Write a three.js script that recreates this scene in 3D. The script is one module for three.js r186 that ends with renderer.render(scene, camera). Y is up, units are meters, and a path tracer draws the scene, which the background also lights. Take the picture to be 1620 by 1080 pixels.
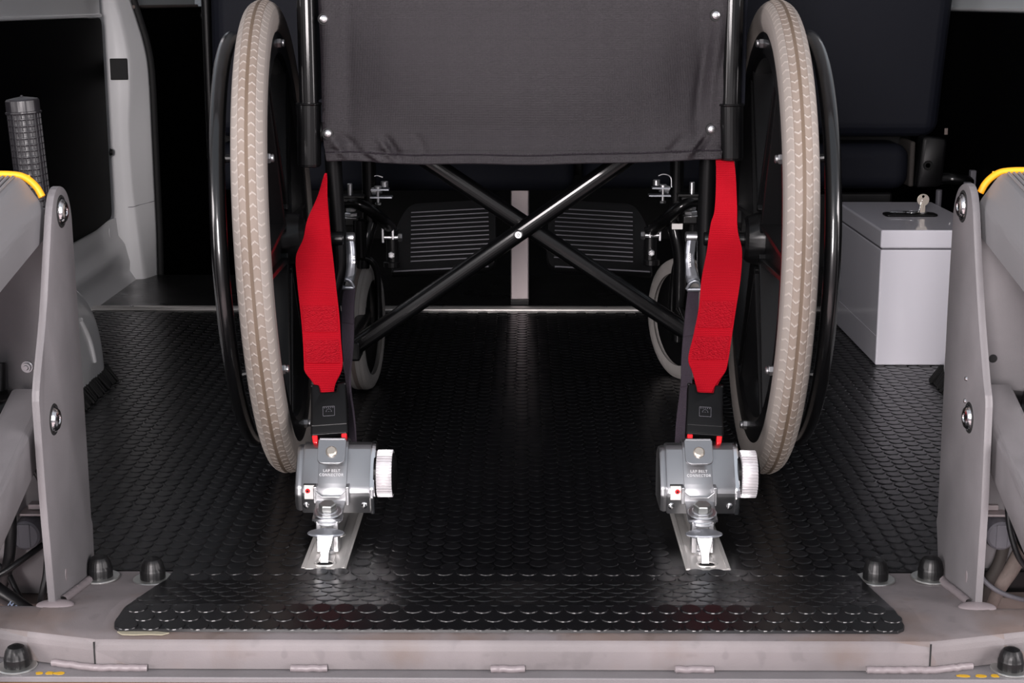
import * as THREE from 'three';
import { RoundedBoxGeometry } from 'three/addons/geometries/RoundedBoxGeometry.js';
import { TextGeometry } from 'three/addons/geometries/TextGeometry.js';
import { FontLoader } from 'three/addons/loaders/FontLoader.js';
import { mergeGeometries, mergeVertices, toCreasedNormals } from 'three/addons/utils/BufferGeometryUtils.js';
import { RectAreaLightUniformsLib } from 'three/addons/lights/RectAreaLightUniformsLib.js';

// ------------------------------------------------------------------ camera, sky, lights, exposure
const scene = new THREE.Scene();
const camera = new THREE.PerspectiveCamera(2 * Math.atan(540 / 2500) * 180 / Math.PI, 1.5, 0.05, 60);
camera.position.set(0, 0.61, 2.04);
camera.rotation.order = 'YXZ';
camera.rotation.set(-Math.atan(540 / 2500), Math.atan(18 / 2500), 0);
scene.add(camera);

const renderer = new THREE.WebGLRenderer({ antialias: true });
renderer.toneMapping = THREE.LinearToneMapping;
renderer.toneMappingExposure = 1.0;
renderer.shadowMap.enabled = true;

// overcast sky, a touch cooler overhead
{
  const W = 64, H = 32, d = new Float32Array(W * H * 4);
  for (let j = 0; j < H; j++) for (let i = 0; i < W; i++) {
    const e = (j + 0.5) / H - 0.5, up = Math.max(0, e * 2), k = (j * W + i) * 4;       // row 0 is straight down
    const g = e < 0 ? 0.10 : 0.45 + 0.28 * Math.pow(up, 0.7);
    d[k] = g * 0.92; d[k + 1] = g * 0.98; d[k + 2] = g * 1.08; d[k + 3] = 1;
  }
  const t = new THREE.DataTexture(d, W, H, THREE.RGBAFormat, THREE.FloatType);
  t.mapping = THREE.EquirectangularReflectionMapping; t.magFilter = THREE.LinearFilter; t.minFilter = THREE.LinearFilter;
  t.colorSpace = THREE.LinearSRGBColorSpace; t.needsUpdate = true;
  scene.background = t; scene.environment = t;
}
// the photographer's flashes: one soft light behind the camera and one to each side of the open van
const WARM = new THREE.Color(1.0, 0.93, 0.935);
function softbox(x, y, z, tx, ty, tz, w, hh, power) {
  const l = new THREE.RectAreaLight(WARM, power, w, hh); l.position.set(x, y, z); l.lookAt(tx, ty, tz); scene.add(l); return l;
}
softbox(-0.38, 0.90, 3.2, 0.1, 0.25, -0.5, 0.6, 0.9, 68);
softbox(2.7, 0.9, 2.0, -0.4, 0.25, 0.2, 1.3, 1.3, 17);
softbox(-2.7, 0.9, 2.0, 0.4, 0.25, 0.2, 1.3, 1.3, 14);

// ------------------------------------------------------------------ helpers
let SEED = 7;
function rnd() { SEED = (SEED + 0x6D2B79F5) | 0; let t = Math.imul(SEED ^ (SEED >>> 15), 1 | SEED); t = (t + Math.imul(t ^ (t >>> 7), 61 | t)) ^ t; return ((t ^ (t >>> 14)) >>> 0) / 4294967296; }
const V = (x, y, z) => new THREE.Vector3(x, y, z);
const clamp = (v, a, b) => Math.min(b, Math.max(a, v));
const lerp = (a, b, t) => a + (b - a) * t;
const sstep = (a, b, v) => { const t = clamp((v - a) / (b - a), 0, 1); return t * t * (3 - 2 * t); };
const used = {};
function numbered(n) { if (!(n in used)) { used[n] = 0; return n; } used[n]++; return n + '_' + String(used[n]).padStart(3, '0'); }
function thing(name, label, category, pos = [0, 0, 0], group) {
  const o = new THREE.Group(); o.name = numbered(name); o.position.set(...pos); o.userData = { label, category };
  if (group) o.userData.group = group; scene.add(o); return o;
}
function geoOf(list) {
  if (!Array.isArray(list)) return list;
  return mergeGeometries(list.map(g => { const h = g.index ? g.toNonIndexed() : g.clone(); for (const k of Object.keys(h.attributes)) if (!['position', 'normal', 'uv'].includes(k)) h.deleteAttribute(k); return h; }));
}
function part(name, geo, mat, parent, label) {
  const m = new THREE.Mesh(geoOf(geo), mat); m.name = name; m.castShadow = m.receiveShadow = true;
  if (label) m.userData.label = label;
  parent.add(m); return m;
}
function solo(name, geo, mat, label, category, group) {
  const m = part(numbered(name), geo, mat, scene); m.userData = { label, category }; if (group) m.userData.group = group; return m;
}
function struct(name, geo, mat, label) { const m = part(name, geo, mat, scene); m.userData.kind = 'structure'; if (label) m.userData.label = label; return m; }
const tr = (g, x, y, z) => g.translate(x, y, z);
function boxG(w, h, d, x = 0, y = 0, z = 0, r = 0) {
  const g = r > 0 ? new RoundedBoxGeometry(w, h, d, 3, Math.min(r, w / 2.01, h / 2.01, d / 2.01)) : new THREE.BoxGeometry(w, h, d);
  return g.translate(x, y, z);
}
const box2 = (x0, x1, y0, y1, z0, z1, r = 0) => boxG(x1 - x0, y1 - y0, z1 - z0, (x0 + x1) / 2, (y0 + y1) / 2, (z0 + z1) / 2, r);
function orient(g, p, q) {   // +y axis geometry centred at origin -> along p..q
  const d = V().subVectors(q, p); g.applyQuaternion(new THREE.Quaternion().setFromUnitVectors(V(0, 1, 0), d.clone().normalize()));
  const c = V().addVectors(p, q).multiplyScalar(0.5); return g.translate(c.x, c.y, c.z);
}
function rod(p, q, r, seg = 20, r2) {
  p = V(...p); q = V(...q); const L = p.distanceTo(q), b = Math.min(r * 0.2, 0.0012);
  const pr = [[0, -L / 2], [r - b, -L / 2], [r, -L / 2 + b], [r2 ?? r, L / 2 - b], [(r2 ?? r) - b, L / 2], [0, L / 2]].map(a => new THREE.Vector2(...a));
  const g = toCreasedNormals(new THREE.LatheGeometry(pr, seg), 0.6); return orient(g, p, q);
}
function pipe(pts, r, seg = 48, rs = 16, closed = false) {
  const c = new THREE.CatmullRomCurve3(pts.map(p => V(...p)), closed, 'centripetal');
  return new THREE.TubeGeometry(c, seg, r, rs, closed);
}
function latheX(profile, seg = 48, crease = 0.5) {   // profile [[r, x]...], axis along +x
  const g = new THREE.LatheGeometry(profile.map(a => new THREE.Vector2(...a)), seg);
  g.rotateZ(-Math.PI / 2); return toCreasedNormals(g, crease);
}
function latheY(profile, seg = 32, crease = 0.6) { return toCreasedNormals(new THREE.LatheGeometry(profile.map(a => new THREE.Vector2(...a)), seg), crease); }
function shapeOf(pts) { const s = new THREE.Shape(); pts.forEach((p, i) => i ? s.lineTo(...p) : s.moveTo(...p)); s.closePath(); return s; }
function roundShape(pts, r) {
  const s = new THREE.Shape(), n = pts.length;
  for (let i = 0; i < n; i++) {
    const p = new THREE.Vector2(...pts[i]), a = new THREE.Vector2(...pts[(i + n - 1) % n]), b = new THREE.Vector2(...pts[(i + 1) % n]);
    const rr = Array.isArray(r) ? r[i] : r;
    const da = a.clone().sub(p), db = b.clone().sub(p), k = Math.min(rr, da.length() / 2.05, db.length() / 2.05);
    const s0 = p.clone().add(da.setLength(k)), s1 = p.clone().add(db.setLength(k));
    if (i) s.lineTo(s0.x, s0.y); else s.moveTo(s0.x, s0.y);
    s.quadraticCurveTo(p.x, p.y, s1.x, s1.y);
  }
  s.closePath(); return s;
}
function ext(shape, depth, bevel = 0.001, curveSegments = 12, bs = 2) {   // extrudes along +z, bevel kept inside the depth
  return new THREE.ExtrudeGeometry(shape, { depth: Math.max(1e-5, depth - 2 * bevel), bevelEnabled: bevel > 0, bevelThickness: bevel, bevelSize: bevel, bevelOffset: -bevel, bevelSegments: bs, curveSegments }).translate(0, 0, bevel);
}
// extrude a profile drawn in (z, y) along x from x0 to x1
function extX(shape, x0, x1, bevel = 0.001, cs = 12) { const g = ext(shape, Math.abs(x1 - x0), bevel, cs); g.rotateY(-Math.PI / 2); return toCreasedNormals(g.translate(Math.max(x0, x1), 0, 0), 0.7); }
// surface from rows of points; shared normals
function loft(rows, closeU = false) {
  const nu = rows[0].length, pos = [], idx = [], uv = [];
  rows.forEach((r, j) => r.forEach((p, i) => { pos.push(...p); uv.push(i / (nu - 1), j / (rows.length - 1)); }));
  for (let j = 0; j + 1 < rows.length; j++) for (let i = 0; i + (closeU ? 0 : 1) < nu; i++) {
    const a = j * nu + i, b = j * nu + (i + 1) % nu, c = a + nu, d = b + nu; idx.push(a, b, d, a, d, c);
  }
  const g = new THREE.BufferGeometry(); g.setAttribute('position', new THREE.Float32BufferAttribute(pos, 3)); g.setAttribute('uv', new THREE.Float32BufferAttribute(uv, 2)); g.setIndex(idx); g.computeVertexNormals(); return g;
}
// closed band (a strap with thickness) from rows [xl, xr, y, z]; thickness pushes backwards along the band's normal
function band(rows, th, nu = 8, bulge = 0) {
  const c = rows.map(r => V((r[0] + r[1]) / 2, r[2], r[3]));
  const top = [], bot = [], crv = new THREE.CatmullRomCurve3(c, false, 'centripetal');
  const N = rows.length * 8, L = new THREE.CatmullRomCurve3(rows.map(r => V(r[0], r[2], r[3] - (r[4] || 0))), false, 'centripetal'), R = new THREE.CatmullRomCurve3(rows.map(r => V(r[1], r[2], r[3] + (r[4] || 0))), false, 'centripetal');
  const g = []; let len = 0, prev = null;
  for (let j = 0; j <= N; j++) {
    const t = j / N, l = L.getPoint(t), r = R.getPoint(t), tan = crv.getTangent(t);
    const n = V().subVectors(r, l).cross(tan).normalize(); if (n.z < 0) n.negate();
    const mid = l.clone().add(r).multiplyScalar(0.5); if (prev) len += mid.distanceTo(prev); prev = mid;
    const a = [], w = l.distanceTo(r);
    for (let i = 0; i <= nu; i++) { const s = i / nu, p = l.clone().lerp(r, s).addScaledVector(n, bulge * (4 * s * (1 - s)) * Math.min(1, w / 0.04)); a.push([p.x + n.x * th / 2, p.y + n.y * th / 2, p.z + n.z * th / 2, s * w, len]); }
    for (let i = nu; i >= 0; i--) { const s = i / nu, p = l.clone().lerp(r, s).addScaledVector(n, bulge * (4 * s * (1 - s)) * Math.min(1, w / 0.04)); a.push([p.x - n.x * th / 2, p.y - n.y * th / 2, p.z - n.z * th / 2, s * w, len]); }
    g.push(a);
  }
  const m = g[0].length, pos = [], uv = [], idx = [];
  g.forEach(r => r.forEach(p => { pos.push(p[0], p[1], p[2]); uv.push(p[3], p[4]); }));
  for (let j = 0; j < N; j++) for (let i = 0; i < m; i++) { const A = j * m + i, B = j * m + (i + 1) % m; idx.push(A, A + m, B, B, A + m, B + m); }
  for (const j of [0, N]) for (let i = 0; i < nu; i++) { const A = j * m + i, B = A + 1, C = j * m + m - 1 - i, D = C - 1; j ? idx.push(A, C, B, B, C, D) : idx.push(A, B, C, B, D, C); }
  const q = new THREE.BufferGeometry(); q.setAttribute('position', new THREE.Float32BufferAttribute(pos, 3)); q.setAttribute('uv', new THREE.Float32BufferAttribute(uv, 2)); q.setIndex(idx);
  // make sure faces point outwards
  q.computeVertexNormals();
  const vtest = q.attributes.normal.getZ(Math.floor(N / 2) * m + Math.floor(nu / 2)); if (vtest < 0) { for (let i = 0; i < idx.length; i += 3) { const t = idx[i]; idx[i] = idx[i + 1]; idx[i + 1] = t; } q.setIndex(idx); q.computeVertexNormals(); }
  return toCreasedNormals(q, 0.9);
}
function uvMetric(g) {   // uv in metres from the dominant normal
  const h = g.index ? g.toNonIndexed() : g; const p = h.attributes.position, n = h.attributes.normal, uv = new Float32Array(p.count * 2);
  for (let f = 0; f < p.count; f += 3) {
    let ax = 0, ay = 0, az = 0; for (let k = 0; k < 3; k++) { ax += n.getX(f + k); ay += n.getY(f + k); az += n.getZ(f + k); }
    ax = Math.abs(ax); ay = Math.abs(ay); az = Math.abs(az);
    for (let k = 0; k < 3; k++) { const i = f + k, x = p.getX(i), y = p.getY(i), z = p.getZ(i); const q = ax > ay && ax > az ? [z, y] : ay > az ? [x, z] : [x, y]; uv[2 * i] = q[0]; uv[2 * i + 1] = q[1]; }
  }
  h.setAttribute('uv', new THREE.BufferAttribute(uv, 2)); return h;
}
// ------------------------------------------------------------------ textures
function hash2(x, y, s) { let h = Math.imul(x, 374761393) + Math.imul(y, 668265263) + Math.imul(s, 974711); h = Math.imul(h ^ (h >>> 13), 1274126177); return ((h ^ (h >>> 16)) >>> 0) / 4294967296; }
function vnoise(x, y, per, s) { const xi = Math.floor(x), yi = Math.floor(y), fx = x - xi, fy = y - yi, u = fx * fx * (3 - 2 * fx), v = fy * fy * (3 - 2 * fy), m = a => ((a % per) + per) % per; return lerp(lerp(hash2(m(xi), m(yi), s), hash2(m(xi + 1), m(yi), s), u), lerp(hash2(m(xi), m(yi + 1), s), hash2(m(xi + 1), m(yi + 1), s), u), v); }
function tex(N, fn, metres, srgb = false) {
  const d = new Uint8Array(N * N * 4);
  for (let j = 0; j < N; j++) for (let i = 0; i < N; i++) { const c = fn(i / N, j / N, i, j), k = (j * N + i) * 4, a = Array.isArray(c) ? c : [c, c, c]; d[k] = clamp(a[0], 0, 1) * 255; d[k + 1] = clamp(a[1], 0, 1) * 255; d[k + 2] = clamp(a[2], 0, 1) * 255; d[k + 3] = 255; }
  const t = new THREE.DataTexture(d, N, N, THREE.RGBAFormat); t.wrapS = t.wrapT = THREE.RepeatWrapping; t.magFilter = THREE.LinearFilter; t.minFilter = THREE.LinearMipmapLinearFilter; t.generateMipmaps = true;
  if (srgb) t.colorSpace = THREE.SRGBColorSpace; t.repeat.set(1 / metres, 1 / metres); t.needsUpdate = true; return t;
}
const fbm = (u, v, base, oct, s) => { let a = 0, w = 0.5, n = 0; for (let o = 0; o < oct; o++) { const p = base << o; a += w * vnoise(u * p, v * p, p, s + o); n += w; w *= 0.5; } return a / n; };
const T = {};
T.mottle = tex(256, (u, v) => 0.86 + 0.14 * fbm(u, v, 6, 5, 3), 0.25, true);
T.stain = tex(512, (u, v) => { const n = fbm(u, v, 4, 6, 91), m = fbm(u, v, 9, 4, 131), b = sstep(0.54, 0.78, n) * 0.5, k = 0.84 + 0.16 * m, s = sstep(0.66, 0.8, fbm(u, v, 24, 3, 7)) * 0.06; return [k * (1 - b * 0.10 - s), k * (1 - b * 0.22 - s), k * (1 - b * 0.32 - s)]; }, 0.42, true);
T.grit = tex(256, (u, v) => fbm(u, v, 64, 3, 9), 0.05);
T.dust = tex(512, (u, v, i, j) => { const b = 0.82 + 0.18 * fbm(u, v, 5, 6, 21); const s = hash2(i, j, 77) > 0.9988 ? 1.9 : 1; return b * 0.5 * s; }, 0.5, true);
T.dustRough = tex(256, (u, v) => [0, 0.42 + 0.3 * fbm(u, v, 7, 5, 31), 0], 0.4);
T.weave = tex(256, (u, v) => { const n = 32, x = u * n, y = v * n, a = Math.floor(x) + Math.floor(y), fx = x % 1, fy = y % 1; return (a & 1 ? Math.sin(fx * Math.PI) * 0.6 + 0.4 * Math.sin(fy * Math.PI) : Math.sin(fy * Math.PI) * 0.6 + 0.35 * Math.sin(fx * Math.PI)) * (0.75 + 0.25 * hash2(Math.floor(x), Math.floor(y), 5)); }, 0.035);
T.weaveCol = tex(256, (u, v) => { const n = 32, x = u * n, y = v * n, a = Math.floor(x) + Math.floor(y); const k = 0.72 + 0.28 * hash2(Math.floor(x), Math.floor(y), 15) - (a & 1 ? 0.18 : 0); return [k, k * 0.94, k * 0.98]; }, 0.035, true);
T.web = tex(256, (u, v) => { const rib = 0.5 + 0.5 * Math.sin(v * 20 * 2 * Math.PI + Math.sin(u * 24 * 2 * Math.PI) * 0.8); return rib * (0.7 + 0.3 * Math.abs(Math.sin(u * 24 * Math.PI))); }, 0.05);
T.stitch = tex(256, (u, v) => Math.pow(fbm(u, v, 22, 2, 51), 1.2), 0.03);
T.brush = tex(256, (u, v) => [0, 0.2 + 0.22 * fbm(u * 0.999, v, 4, 3, 41) + 0.12 * hash2(0, Math.floor(v * 256), 6), 0], 0.06);
T.vinyl = tex(256, (u, v) => fbm(u, v, 40, 3, 61), 0.04);

// ------------------------------------------------------------------ materials
const std = o => new THREE.MeshStandardMaterial(o), phy = o => new THREE.MeshPhysicalMaterial(o);
const hex = h => new THREE.Color(h);
const M = {
  paint: std({ color: hex('#757274'), roughness: 0.48, bumpMap: T.grit, bumpScale: 0.00012, map: T.mottle }),
  paintRim: std({ color: hex('#746e6f'), roughness: 0.55, bumpMap: T.grit, bumpScale: 0.0001, map: T.stain }),
  cover: std({ color: hex('#747375'), roughness: 0.42 }),
  yellow: std({ color: hex('#efa212'), roughness: 0.5 }),
  yellowMark: std({ color: hex('#b98f0e'), roughness: 0.7 }),
  van: phy({ color: hex('#dadadb'), roughness: 0.35, clearcoat: 0.6, clearcoatRoughness: 0.12 }),
  vanGrey: phy({ color: hex('#d4d9db'), roughness: 0.4, clearcoat: 0.3, clearcoatRoughness: 0.2 }),
  panel: phy({ color: hex('#040405'), roughness: 0.6, specularIntensity: 0.06 }),
  black: std({ color: hex('#0a0a0b'), roughness: 0.75 }),
  rubber: phy({ color: hex('#080809'), roughness: 0.5, roughnessMap: T.dustRough, specularIntensity: 0.5 }),
  stud: phy({ color: hex('#09090b'), roughness: 0.3, specularIntensity: 0.8 }),
  stud2: phy({ color: hex('#0e0e10'), roughness: 0.34, specularIntensity: 0.8 }),
  matStud: phy({ color: hex('#0c0c0e'), roughness: 0.31, specularIntensity: 0.85 }),
  matBase: phy({ color: hex('#0c0c0e'), roughness: 0.33, specularIntensity: 0.85 }),
  smooth: std({ color: hex('#161617'), roughness: 0.55, roughnessMap: T.dustRough }),
  tyre: std({ color: 0xffffff, vertexColors: true, roughness: 0.72 }),
  caster: std({ color: hex('#8b8784'), roughness: 0.7 }),
  gloss: phy({ color: hex('#060607'), roughness: 0.45, specularIntensity: 0.2, clearcoat: 0.4, clearcoatRoughness: 0.1 }),
  pushRim: phy({ color: hex('#060607'), roughness: 0.3, specularIntensity: 0.6, clearcoat: 1, clearcoatRoughness: 0.1 }),
  satin: phy({ color: hex('#0a0a0b'), roughness: 0.35, specularIntensity: 0.6 }),
  plastic: phy({ color: hex('#0a0a0b'), roughness: 0.42, specularIntensity: 0.4 }),
  cap: phy({ color: hex('#0b0b0c'), roughness: 0.4, specularIntensity: 0.7 }),
  zinc: std({ color: hex('#c8c8ca'), metalness: 1, roughness: 0.34 }),
  chrome: std({ color: hex('#e2e2e4'), metalness: 1, roughness: 0.16 }),
  washer: std({ color: hex('#c9cbc8'), metalness: 1, roughness: 0.4 }),
  brushed: std({ color: hex('#a9a9ab'), metalness: 1, roughness: 0.36 }),
  cast: std({ color: hex('#8f9298'), metalness: 0.85, roughness: 0.42 }),
  alu: std({ color: hex('#d0cdc9'), metalness: 0.65, roughness: 0.42 }),
  postAlu: std({ color: hex('#a89e9f'), metalness: 0.6, roughness: 0.5 }),
  knurl: std({ color: hex('#e6e2e4'), metalness: 0.7, roughness: 0.4 }),
  red: phy({ color: hex('#a20016'), roughness: 0.7, specularIntensity: 0.3, bumpMap: T.web, bumpScale: 0.0006 }),
  redStitch: phy({ color: hex('#980015'), roughness: 0.7, specularIntensity: 0.35, bumpMap: T.stitch, bumpScale: 0.0014 }),
  redPlastic: phy({ color: hex('#e0101a'), roughness: 0.35, clearcoat: 0.4 }),
  web: phy({ color: hex('#3a303b'), roughness: 0.8, bumpMap: T.web, bumpScale: 0.0006 }),
  fabric: phy({ color: hex('#272428'), roughness: 0.5, specularIntensity: 1, map: T.weaveCol, bumpMap: T.weave, bumpScale: 0.0005, sheen: 0.15, sheenRoughness: 0.5, sheenColor: hex('#8d8492') }),
  vinyl: phy({ color: hex('#12141c'), roughness: 0.6, bumpMap: T.vinyl, bumpScale: 0.0002, specularIntensity: 0.3 }),
  boxPaint: phy({ color: hex('#e4e2ea'), roughness: 0.4, clearcoat: 1, clearcoatRoughness: 0.05 }),
  key: std({ color: hex('#c9c0b4'), metalness: 0.9, roughness: 0.4 }),
  bristle: std({ color: hex('#0d0d0d'), roughness: 0.9 }),
  weld: std({ color: hex('#7a7274'), roughness: 0.45 }),
  rust: std({ color: hex('#9a6a3c'), roughness: 0.85 }),
  hose: phy({ color: hex('#141416'), roughness: 0.38 }),
  hoseBrown: std({ color: hex('#2b2623'), roughness: 0.8 }),
  dirty: std({ color: hex('#6a5f5a'), roughness: 0.8, map: T.mottle }),
  greyPlastic: std({ color: hex('#55545a'), roughness: 0.55 }),
  gripM: phy({ color: hex('#1d1c1f'), roughness: 0.36, specularIntensity: 1 }),
  engrave: std({ color: hex('#e4e4e6'), metalness: 0.6, roughness: 0.45 }),
  print: std({ color: hex('#9fb3d0'), roughness: 0.7 }),
  white: std({ color: hex('#d8d5d2'), roughness: 0.6 }),
  backing: std({ color: hex('#8a8573'), roughness: 0.9 }),
  paving: std({ color: hex('#c3b2b2'), roughness: 0.95, map: T.mottle }),
  glass: phy({ color: 0xffffff, roughness: 0.02, transmission: 1, thickness: 0 }),
};

// ------------------------------------------------------------------ van shell
struct('ground', uvMetric(box2(-14, 14, -0.75, -0.65, -12, 16)), M.paving, 'pale paving under and behind the van');
const X0 = -0.009;   // the van's centre line
const RAILS = [[-0.2435, -0.194], [0.1785, 0.2278]], RZ0 = 0.16, RZ1 = 0.402;
let floorObj;
{
  // rubber floor deck with two pockets for the anchor rails
  const g = [];
  const add = (x0, x1, z0, z1) => g.push(box2(x0, x1, -0.03, 0, z0, z1));
  add(-0.9, 0.88, -1.072, RZ0);
  add(-0.9, RAILS[0][0], RZ0, 0.404); add(RAILS[0][1], RAILS[1][0], RZ0, 0.404); add(RAILS[1][1], 0.88, RZ0, 0.404);
  for (const [a, b] of RAILS) { g.push(box2(a, b, -0.03, -0.012, RZ0, RZ1)); g.push(box2(a, b, -0.03, 0, RZ1, 0.404)); }
  floorObj = struct('floor', uvMetric(geoOf(g)), M.rubber, 'black rubber floor with raised round studs');
  // round studs in a hexagonal lattice: columns run into the van
  const PX_ = 0.0196, PZ = 0.0226, R = 0.0103, H = 0.001;
  const sg = (r, h) => latheY([[0, h], [r - 0.0015, h], [r - 0.0006, h * 0.66], [r, 0]], 18, 0.7);
  const variants = [sg(R, H), sg(R * 0.99, H * 0.94), sg(R * 1.005, H * 1.05)];
  const spots = [];
  for (let c = -45; c <= 45; c++) for (let r = 0; r < 70; r++) {
    const x = -0.002 + c * PX_, z = 0.392 - r * PZ - (c & 1 ? PZ / 2 : 0);
    if (x < -0.865 || x > 0.855 || z < -1.062) continue;
    if (RAILS.some(([a, b]) => x > a - 0.0095 && x < b + 0.0095) && z > RZ0 - 0.009) continue;
    spots.push([x, z]);
  }
  const inView = ([x, z]) => Math.abs(x + 0.007) < 0.452;
  const order = spots.map((s, i) => i).sort((a, b) => (inView(spots[b]) - inView(spots[a])) || spots[b][1] - spots[a][1]);
  const single = order.slice(0, 300), rest = order.slice(300);
  for (const i of single) { const m = part('stud', variants[i % 3], rnd() < 0.3 ? M.stud2 : M.stud, floorObj); m.position.set(spots[i][0], 0, spots[i][1]); }
  const im = new THREE.InstancedMesh(variants[0], M.stud, rest.length), mt = new THREE.Matrix4();
  rest.forEach((i, k) => { mt.makeTranslation(spots[i][0], 0, spots[i][1]); im.setMatrixAt(k, mt); });
  im.name = 'studs'; im.userData = { kind: 'stuff' }; im.castShadow = im.receiveShadow = true; floorObj.add(im);
}
// aluminium trim strip at the end of the studded floor and its screws
{
  const s = struct('trim_1', extX(roundShape([[-1.072, 0], [-1.072, 0.0035], [-1.076, 0.0055], [-1.1, 0.0055], [-1.104, 0.001], [-1.104, 0]], 0.001), -0.88, 0.86, 0.0005), M.alu, 'thin aluminium edging strip across the floor');
  for (const x of [-0.79, -0.165, 0.166, 0.5]) { const m = part('screw', latheY([[0, 0.0022], [0.0025, 0.0018], [0.0042, 0]], 14), M.zinc, s); m.position.set(x, 0.0055, -1.088); }
}
struct('floor_front', uvMetric(box2(-0.9, 0.88, -0.03, -0.0005, -1.5, -1.072)), M.smooth, 'smooth black floor ahead of the strip');
struct('floor_cab', uvMetric(box2(-0.95, 0.93, -0.25, -0.2, -3.4, -1.5)), M.black, 'dark footwell further forward');
struct('wall_step', box2(-0.95, 0.93, -0.2, -0.03, -1.52, -1.5), M.black);
struct('wall_front', box2(-1, 1, -0.2, 1.5, -3.45, -3.4), M.black, 'dark front of the cab');
struct('ceiling', box2(-1, 1, 1.42, 1.5, -3.45, 0.42), M.vanGrey, 'van roof lining');

// left wall: grey metal skin with a recessed black panel, pillar, sill, sliding door
{
  const w = struct('wall_left', [box2(-0.99, -0.9, 0.574, 0.80, -1.38, 0.42), box2(-0.99, -0.9, 1.30, 1.42, -1.38, 0.42), box2(-0.99, -0.9, 0.80, 1.30, 0.30, 0.42), box2(-0.99, -0.9, 0.80, 1.30, -1.38, -1.32), box2(-0.99, -0.9, 0, 0.142, -1.4, 0.42), box2(-0.99, -0.912, 0.142, 0.574, -1.4, 0.42)], M.van, 'light grey painted side wall');
  part('trim_bead', [rod([-0.899, 0.578, -1.378], [-0.899, 0.578, 0.3], 0.004)], M.van, w);
  // black lining panel
  const sh = roundShape([[-0.40, 0.137], [1.245, 0.137], [1.378, 0.147], [1.378, 0.573], [-0.40, 0.573]], [0.005, 0.02, 0.02, 0.02, 0.005]);
  const g = ext(sh, 0.008, 0.0015); g.rotateY(Math.PI / 2); g.translate(-0.904, 0, 0);
  part('lining_panel', toCreasedNormals(g, 0.6), M.panel, w, 'black lining panel');
  // lower sill with a pressed swage, leaning in to the floor
  const pr = [[-0.900, 0.140], [-0.897, 0.10], [-0.895, 0.080], [-0.884, 0.070], [-0.880, 0.055], [-0.884, 0.040], [-0.878, 0.02], [-0.866, 0.0], [-0.86, -0.004]];
  const rows = []; for (let k = 0; k <= 30; k++) { const z = lerp(-1.45, -0.45, k / 30), f = sstep(-1.40, -1.36, z) * (1 - sstep(-0.6, -0.5, z)); rows.push(pr.map(([x, y], i) => [lerp(lerp(-0.899, -0.868, 1 - y / 0.14), x, (i > 1 && i < 6) ? f : 1), y, z])); }
  part('sill', loft(rows), M.van, w, 'grey sill with a pressed groove');
  part('press_dimple', [latheX([[0, 0.003], [0.012, 0.003], [0.016, 0]], 24).translate(-0.9, 0.115, -1.365), latheX([[0, 0.002], [0.01, 0.002], [0.013, 0]], 24).translate(-0.888, 0.035, -1.37)], M.van, w);
}
{
  // pillar at the sliding door opening: loft of horizontal profiles
  const lv = [ // y, left x, front right x, side right x, front z
    [-0.03, -0.893, -0.845, -0.832], [0.10, -0.897, -0.855, -0.829], [0.20, -0.902, -0.862, -0.829], [0.33, -0.904, -0.864, -0.829], [0.42, -0.904, -0.858, -0.829], [0.475, -0.905, -0.857, -0.831], [0.52, -0.906, -0.862, -0.838], [0.57, -0.907, -0.872, -0.851], [0.61, -0.908, -0.882, -0.862], [0.75, -0.912, -0.905, -0.89], [1.42, -0.93, -0.92, -0.905]];
  const rows = [];
  const cv = n => new THREE.CatmullRomCurve3(lv.map(l => V(l[n], l[0], 0)), false, 'centripetal');
  const A = cv(1), B = cv(2), C = cv(3);
  for (let k = 0; k <= 60; k++) {
    const t = k / 60, a = A.getPoint(t), b = B.getPoint(t), c = C.getPoint(t), y = a.y;
    rows.push([[a.x - 0.05, y, -1.42], [a.x - 0.006, y, -1.42], [a.x, y, -1.425], [a.x + 0.006, y, -1.432], [lerp(a.x, b.x, 0.5), y, -1.437], [b.x - 0.006, y, -1.442], [b.x - 0.001, y, -1.446], [b.x + 0.003, y, -1.455], [lerp(b.x, c.x, 0.6), y, -1.478], [c.x - 0.003, y, -1.494], [c.x, y, -1.5], [c.x - 0.006, y, -1.51], [a.x - 0.05, y, -1.515]]);
  }
  const p = struct('wall_pillar', loft(rows), M.van, 'light grey pillar beside the sliding door');
  part('cover_plate', boxG(0.037, 0.046, 0.007, 0, 0, 0, 0.002).rotateY(0.22).translate(-0.8795, 0.463, -1.4365), M.black, p, 'small black square cover');
  part('grommet', latheX([[0, 0.006], [0.006, 0.006], [0.0085, 0.0]], 20).translate(-0.9, 0.286, -1.405), M.plastic, p, 'black rubber plug');
  const seal = C.getPoints(40).map(q => [q.x + 0.003, q.y, -1.512]);
  part('door_seal', pipe(seal, 0.0085, 80, 10), M.black, p, 'black rubber door seal');
  part('body_seam', pipe([[-0.9045, 0.1535, -1.4262], [-0.896, 0.158, -1.4330], [-0.878, 0.161, -1.4385], [-0.864, 0.162, -1.4425], [-0.8555, 0.164, -1.4575], [-0.842, 0.166, -1.478], [-0.830, 0.168, -1.496]], 0.0007, 40, 6), M.greyPlastic, p);
}
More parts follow.
